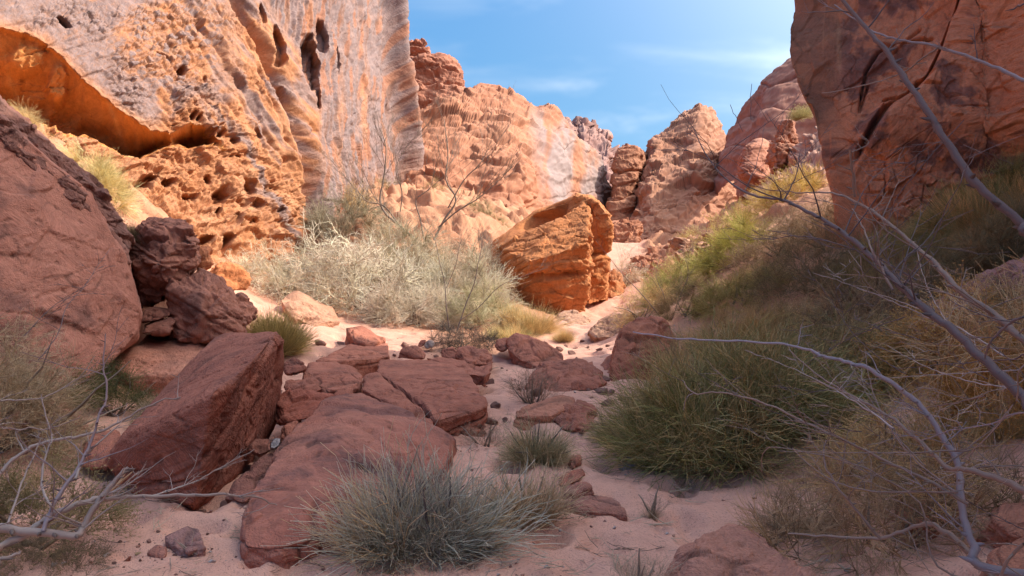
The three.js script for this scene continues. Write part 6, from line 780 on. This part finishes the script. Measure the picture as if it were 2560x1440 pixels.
shrub('bare thorny shrub with pale lilac bark reaching in from the bottom left corner', [-40, 1400, 2.5], [
  [at([[-60, 1316], [0, 1322], [100, 1331], [190, 1338], [208, 1318], [235, 1272], [262, 1232], [292, 1196], [322, 1168]], 2.35, 2.6), 27, 13, {}],
  [at([[-60, 1395], [0, 1366], [60, 1340], [130, 1286], [225, 1251], [280, 1245], [400, 1240], [525, 1237], [625, 1242], [692, 1262]], 2.3, 2.8), 24, 5, { twigs: 9, len: 0.16 }],
  [at([[375, 1240], [440, 1220], [500, 1198], [575, 1155], [636, 1125]], 2.62, 2.9), 6, 2.5, { twigs: 6, len: 0.14 }],
  [at([[108, 1328], [140, 1250], [185, 1185], [222, 1120], [250, 1035], [268, 985], [258, 910], [265, 835]], 2.4, 2.8), 15, 4, { twigs: 7, c: [[0.30, 0.24, 0.25], [0.22, 0.13, 0.12]] }],
  [at([[-50, 1225], [0, 1180], [50, 1136], [115, 1105], [200, 1090], [262, 1074], [325, 1040], [390, 1006], [452, 993]], 2.6, 2.95), 14, 5, { twigs: 6, len: 0.12 }],
  [at([[188, 1196], [215, 1140], [265, 1090], [300, 1062]], 2.5, 2.7), 9, 4, { twigs: 4, len: 0.12 }],
  [at([[127, 1266], [107, 1222], [107, 1170], [122, 1120], [130, 1090], [115, 1040], [102, 985]], 2.42, 2.7), 9, 4, { twigs: 6, len: 0.15 }],
  [at([[-30, 1068], [0, 1070], [75, 1072], [130, 1070], [200, 1044]], 2.8, 3.0), 7, 3, { twigs: 5, len: 0.12 }],
  [at([[-30, 1012], [60, 1000], [120, 990], [190, 950], [270, 917]], 2.9, 3.2), 6, 3, { twigs: 6, len: 0.14 }],
  [at([[20, 1310], [50, 1220], [80, 1150], [102, 1098]], 2.35, 2.6), 8, 4, { twigs: 4, len: 0.14 }],
  [at([[-40, 1412], [0, 1400], [50, 1381]], 2.1, 2.2), 16, 9, { twigs: 1, len: 0.08 }],
  [at([[95, 900], [145, 835], [165, 770], [212, 715], [240, 670], [276, 622]], 4.2, 5.2), 6, 2.5, { c: DBARK, twigs: 5, len: 0.3 }],
  [at([[60, 840], [140, 760], [215, 735], [262, 737]], 3.8, 4.4), 4, 2, { c: DBARK, twigs: 4, len: 0.2 }]], 41, { trunk: V(-2.3, ground(-2.3, -2.2), -2.2) });
// the splintered end of the thickest left branch
{ // the splintered wood at the broken end
  const root = scene.children.find((o) => o.name === 'bare_shrub'), o = root.position, r = rng(88), l = []; for (let i = 0; i < 9; i++) { const a = P(268 + r() * 14, 1222 + r() * 14, 2.6), e = P(296 + r() * 40, 1196 - r() * 44, 2.62 + r() * 0.05); l.push({ pts: [a.sub(o), a.clone().lerp(e.clone().sub(o), 0.5), e.sub(o)], rad: [0.005, 0.0035, 0.0006], c0: [0.42, 0.21, 0.10], c1: [0.58, 0.36, 0.20] }); }
  addMesh('splinter', tubes(l, 4), barkMat, root);
}
shrub('thorny tree with long arching branches, overhanging the whole right side', [2620, 1500, 2.6], [
  [at([[2600, 600], [2560, 560], [2470, 490], [2410, 420], [2350, 330], [2300, 250], [2250, 180], [2200, 108], [2150, 52], [2070, -45]], 2.5, 3.0), 30, 14, { c: DBARK, twigs: 6, len: 0.3 }],
  [at([[2640, 222], [2560, 200], [2480, 165], [2340, 117], [2230, 95], [2170, 72], [2085, 10]], 2.5, 3.2), 15, 5, { c: [[0.22, 0.165, 0.17], [0.26, 0.2, 0.2]], twigs: 4, len: 0.2 }],
  [at([[2345, 120], [2300, 150], [2260, 180], [2170, 211], [2055, 234]], 2.8, 3.1), 8, 3, { twigs: 2, len: 0.12 }],
  [at([[2620, 1040], [2560, 990], [2475, 915], [2405, 845], [2330, 785], [2255, 720], [2205, 665], [2160, 625], [2100, 575], [2030, 535], [1965, 502], [1895, 492], [1830, 460], [1770, 395], [1733, 318]], 2.2, 3.6), 29, 4, { c: DBARK, twigs: 20, len: 0.5 }],
  [at([[2640, 900], [2560, 848], [2480, 782], [2390, 718], [2345, 665], [2280, 610], [2205, 545], [2130, 500], [2080, 483], [2005, 482], [1915, 474]], 2.4, 3.5), 24, 4, { twigs: 14, len: 0.4 }],
  [at([[2137, 492], [2130, 425], [2125, 374]], 3.1, 3.0), 11, 9, { twigs: 1, len: 0.1 }],
  [at([[2128, 380], [2150, 372], [2172, 356], [2150, 335], [2138, 315]], 3.0, 3.05), 5, 2, { twigs: 3, len: 0.08 }],
  [at([[2232, 725], [2185, 635], [2160, 575], [2130, 520]], 2.7, 3.1), 10, 5, { twigs: 5, len: 0.25 }],
  [at([[2480, 1425], [2435, 1360], [2410, 1295], [2400, 1220], [2395, 1160], [2355, 1090], [2310, 1025], [2255, 975], [2180, 927], [2120, 905], [2060, 891], [2005, 870], [1905, 855], [1780, 851], [1680, 845], [1583, 830]], 2.4, 3.4), 24, 5, { c: [[0.2, 0.15, 0.15], [0.36, 0.29, 0.31]], twigs: 9, len: 0.25 }],
  [at([[2420, 1260], [2330, 1206], [2230, 1160], [2130, 1110], [2055, 1075], [1980, 1040], [1905, 1005], [1805, 982], [1735, 982], [1706, 950]], 2.5, 3.2), 12, 4, { twigs: 8, len: 0.3 }],
  [at([[1735, 983], [1716, 995], [1708, 1026]], 3.1, 3.1), 5, 3, { twigs: 0 }],
  [at([[2640, 1250], [2560, 1226], [2505, 1201], [2430, 1176], [2375, 1170], [2330, 1134], [2255, 1065], [2205, 1030], [2130, 990], [2055, 945], [1972, 874]], 2.2, 3.1), 22, 4, { twigs: 9, len: 0.3 }],
  [at([[2500, 1470], [2480, 1440], [2430, 1390], [2380, 1341], [2325, 1310], [2280, 1320], [2195, 1345], [2080, 1341], [1970, 1334]], 2.5, 3.0), 26, 6, { twigs: 9, len: 0.3 }],
  [at([[2200, 1345], [2130, 1262], [2085, 1205], [2060, 1150], [2065, 1100]], 2.8, 3.0), 12, 5, { twigs: 6, len: 0.3 }],
  [at([[2600, 1035], [2480, 1060], [2380, 1076], [2305, 1101]], 2.3, 2.6), 6, 3, { c: [[0.27, 0.19, 0.2], [0.3, 0.22, 0.22]], twigs: 4, len: 0.2 }],
  [at([[2640, 760], [2560, 790], [2520, 812], [2480, 850], [2462, 895]], 2.2, 2.4), 9, 5, { twigs: 4, len: 0.2, c: DBARK }],
  [at([[2600, 905], [2540, 1000], [2480, 1080], [2440, 1120], [2410, 1150]], 2.2, 2.4), 5, 3, { twigs: 5, len: 0.25 }],
  [at([[2380, 1440], [2300, 1260], [2180, 1180], [2060, 1140], [1920, 1120], [1905, 1180]], 2.6, 3.2), 7, 3, { twigs: 9, len: 0.3 }],
  [at([[2395, 1230], [2270, 1230], [2160, 1225], [2060, 1190], [1980, 1120]], 2.5, 2.9), 7, 3, { twigs: 7, len: 0.3 }],
  [at([[2560, 1360], [2520, 1400], [2490, 1470]], 2.0, 2.1), 9, 9, { twigs: 2, len: 0.15 }],
  [at([[1960, 500], [1990, 440], [2000, 380], [1930, 470]], 3.4, 3.5).slice(0, 3), 7, 3, { c: DBARK, twigs: 6, len: 0.3 }],
  [at([[2290, 700], [2180, 640], [2060, 600], [1985, 590], [1920, 600]], 2.8, 3.4), 6, 3, { c: DBARK, twigs: 9, len: 0.4 }],
  [at([[1880, 210], [1876, 260], [1878, 300]], 3.8, 3.8), 2.5, 3.5, { c: DBARK, twigs: 0, thorns: 0 }],
  [at([[1826, 262], [1840, 295], [1858, 330]], 3.8, 3.8), 2.5, 3.5, { c: DBARK, twigs: 0, thorns: 0 }],
  [at([[2640, 20], [2560, 10], [2530, 25]], 2.6, 2.7), 7, 5, { c: DBARK, twigs: 2, len: 0.1 }],
  [at([[2445, 152], [2438, 110], [2434, 60]], 2.8, 2.8), 5, 2, { c: DBARK, twigs: 1, len: 0.06 }],
  [at([[2410, 300], [2300, 420], [2230, 520], [2215, 640]], 3.2, 3.4), 4, 3, { c: DBARK, twigs: 8, len: 0.4 }],
  ...(() => { const r = rng(907), o = []; for (let k = 0; k < 26; k++) { const x = 2150 + r() * 480, y = 760 + r() * 640, L = 180 + r() * 330, a = Math.PI * (0.86 + 0.42 * r()), bend = (r() - 0.4) * 0.9, q = []; for (let i = 0; i < 6; i++) { const t = i / 5, w = a + bend * t; q.push([x + Math.cos(w) * L * t, y + Math.sin(w) * L * t * 0.8]); } o.push([at(q, 2.4 + r() * 0.9, 2.7 + r() * 1.2), 3 + 4 * r(), 1.6, { twigs: 4, len: 0.22, thorns: r() < 0.5, c: r() < 0.4 ? DBARK : r() < 0.6 ? [[0.36, 0.28, 0.26], [0.44, 0.34, 0.30]] : RBARK }]); } return o; })()], 43, { c: RBARK, trunk: V(2.75, ground(2.75, -2.3), -2.3) });

// bare trees standing farther back: trunk, limbs and a haze of twigs
function bareTree(name, label, foot, stems, { c, seedN, w, tl = 0.8, n = 9, depth = 3 }) {
  const o = P(...foot), root = base(name, o), r = rng(seedN), tw = []; tag(root, label, 'tree');
  const grow = (p, d, L, rad, lev) => { const q = wander(r, p, d, L, 6, 0.30, 0.03); tw.push({ pts: q, r0: rad, r1: rad * 0.55, c0: c[0], c1: c[1] }); if (lev > 0) for (let k = 0; k < 4; k++) grow(q[2 + Math.floor(r() * 5)], d.clone().multiplyScalar(0.8).add(rdir(r, 1.2).multiplyScalar(0.75)), L * (0.45 + 0.25 * r()), rad * 0.55, lev - 1); };
  for (const [list, w0, w1] of stems) { const pts = smoothPts(list.map((q) => P(...q).sub(o)), 4), k = pts.length; addMesh('branch', tubes([{ pts, r0: w0 / 2000, r1: w1 / 2000, c0: c[0], c1: c[1] }], 5), twigMat, root);
    for (let i = 0; i < n; i++) { const a = Math.floor(k * (0.25 + 0.74 * r())), t = pts[a].clone().sub(pts[a - 1]).normalize(); grow(pts[a], t.add(rdir(r, 1.2).multiplyScalar(0.8)), tl * (0.4 + 0.6 * r()), w1 / 2000 * 0.7, depth - 1); } }
  const m = addMesh('twigs', tubes(tw, 3), twigMat, root); m.userData.kind = 'stuff';
  return root;
}
const TB = [[0.22, 0.16, 0.12], [0.34, 0.26, 0.20]];
bareTree('bare_tree', 'leafless grey-brown tree fanning up behind the thicket', [1060, 590, 20], [
  [at([[1040, 600], [1000, 565], [965, 535], [950, 500], [960, 440], [965, 370], [950, 320]], 20, 20.4), 84, 23], [at([[1000, 565], [960, 515], [920, 505], [905, 490]], 20, 19.6), 42, 20], [at([[1060, 600], [1050, 545], [1040, 500], [1075, 470], [1085, 430]], 20, 20.3), 46, 14],
  [at([[1085, 600], [1110, 550], [1140, 500], [1115, 450], [1120, 380], [1110, 300]], 20, 20.6), 72, 20], [at([[1095, 570], [1140, 530], [1190, 500], [1215, 480]], 20, 19.8), 47, 20], [at([[1120, 520], [1160, 450], [1200, 410], [1215, 380]], 20.2, 20.5), 39, 17], [at([[1000, 530], [1005, 480], [990, 420], [1020, 360]], 20.2, 20.5), 36, 17]], { c: [[0.17, 0.12, 0.09], [0.27, 0.2, 0.15]], seedN: 61, tl: 1.5, n: 10, depth: 3 });
bareTree('sapling', 'young leafless tree with thin stems rising from the debris mound', [1130, 822, 13.4], [
  [at([[1124, 830], [1116, 770], [1112, 710], [1100, 660], [1090, 610], [1075, 575]], 13.4, 13.6), 24, 7], [at([[1142, 828], [1165, 760], [1185, 710], [1195, 660], [1205, 610], [1195, 570]], 13.4, 13.7), 26, 7], [at([[1150, 800], [1195, 770], [1250, 715], [1310, 690], [1370, 668]], 13.4, 13.9), 18, 6], [at([[1116, 720], [1140, 660], [1150, 610], [1170, 570]], 13.5, 13.6), 14, 6]], { c: [[0.17, 0.12, 0.10], [0.26, 0.19, 0.15]], seedN: 62, tl: 0.6, n: 7, depth: 3 });
bareTree('bare_shrub', 'dark thin shrub leaning over the bright channel from the right bank', [1650, 800, 12.6], [
  [at([[1660, 805], [1625, 760], [1590, 720], [1560, 690], [1520, 640], [1490, 600]], 12.6, 12.8), 18, 5], [at([[1670, 800], [1660, 740], [1640, 690], [1650, 640]], 12.6, 12.9), 15, 5], [at([[1680, 800], [1700, 740], [1720, 690], [1715, 650]], 12.6, 12.7), 14, 5]], { c: [[0.16, 0.11, 0.09], [0.26, 0.18, 0.14]], seedN: 63, tl: 0.6, n: 7, depth: 3 });
bareTree('bare_tree', 'faint leafless tree against the grey streaked buttress', [830, 470, 25], [
  [at([[830, 470], [820, 400], [800, 340], [790, 290]], 25, 25), 30, 10], [at([[835, 470], [850, 400], [860, 340], [880, 300]], 25, 25), 26, 9]], { c: [[0.36, 0.22, 0.15], [0.44, 0.28, 0.2]], seedN: 64, tl: 1.0, n: 7, depth: 3 });
// flood debris round the foot of the sapling
bush('debris_mound', 'dark mound of flood debris and sticks round the sapling foot', 'debris', [1075, 800, 1250, 868, 13.0], { type: 'arch', mode: 'volume', n: 130, c: [[0.065, 0.048, 0.042], [0.11, 0.08, 0.065], [0.16, 0.12, 0.09]], size: [0.7, 1.1], stem: 6 });

// ---- pebbles and dry litter too many to count
{
  const r = rng(321), mk = (name, label, cat, geo, mat, n, place, cols, sz) => { const m = cast(new THREE.InstancedMesh(geo, mat, n)), M = new THREE.Matrix4(), Q = new THREE.Quaternion(), E = new THREE.Euler(); let k = 0; for (let i = 0; i < n * 6 && k < n; i++) { const p = place(); if (!p) continue; const s = lerp(sz[0], sz[1], r() ** 2.2); E.set(r() * 0.8 - 0.4, r() * 6.28, r() * 0.8 - 0.4); Q.setFromEuler(E); M.compose(V(p[0], ground(p[0], p[1]) + groundRelief(p[0], p[1]) + s * 0.15, p[1]), Q, V(s, s * (0.6 + 0.4 * r()), s)); m.setMatrixAt(k, M); m.setColorAt(k, new THREE.Color().setRGB(...mulc(cols[Math.floor(r() * cols.length)], 0.8 + 0.4 * r()))); k++; } m.count = k; m.name = name; scene.add(m); tag(m, label, cat, null, 'stuff'); };
  const pts = []; for (let i = 0; i < 12; i++) { const a = r() * 6.28, z = r() * 2 - 1, q = Math.sqrt(1 - z * z); pts.push(V(q * Math.cos(a), z * 0.6, q * Math.sin(a) * 0.8)); }
  const peb = hullGeo(pts, { round: 0.3, L: 30, minL: 0.5, disp: () => 0, color: () => [1, 1, 1] });
  const stoneMat = new THREE.MeshStandardMaterial({ name: 'pebble', vertexColors: true, roughness: 0.9 });
  const slope = () => { const d = 3.4 + 22 * r() ** 1.4, x = (r() * 2 - 1) * d * 0.75, z = -d; return r() < sandy(x, z) * 0.72 ? null : [x, z]; };
  mk('gravel', 'scattered pebbles and chips of red stone on the wash and its banks', 'gravel', peb, stoneMat, 5200, slope, [[0.33, 0.15, 0.1], [0.42, 0.23, 0.16], [0.25, 0.12, 0.09], [0.36, 0.30, 0.27]], [0.006, 0.055]);
  const twl = []; for (let i = 0; i < 5; i++) twl.push({ pts: wander(r, V((r() - 0.5), 0.02, (r() - 0.5)), V(r() - 0.5, 0.05, r() - 0.5), 0.9, 4, 0.5, 0), r0: 0.02, r1: 0.01, c0: ONE, c1: ONE });
  mk('litter', 'dry broken twigs scattered over the ground', 'twig litter', tubes(twl), sprayMat, 3600, slope, [[0.28, 0.2, 0.14], [0.4, 0.31, 0.21], [0.16, 0.11, 0.08]], [0.05, 0.20]);
  const near = () => { const a = r() * 6.28, q = r(), px = 420 + Math.cos(a) * q * 230, py = 1385 + Math.sin(a) * q * 65, p = P(...T(px, py, 0)); return [p.x, p.z]; };
  mk('gravel', 'fine dark gravel on the bottom left sand', 'gravel', peb, stoneMat, 420, near, [[0.16, 0.1, 0.085], [0.3, 0.17, 0.13], [0.4, 0.32, 0.28], [0.12, 0.09, 0.08]], [0.0025, 0.013]);
}
renderer.render(scene, camera);
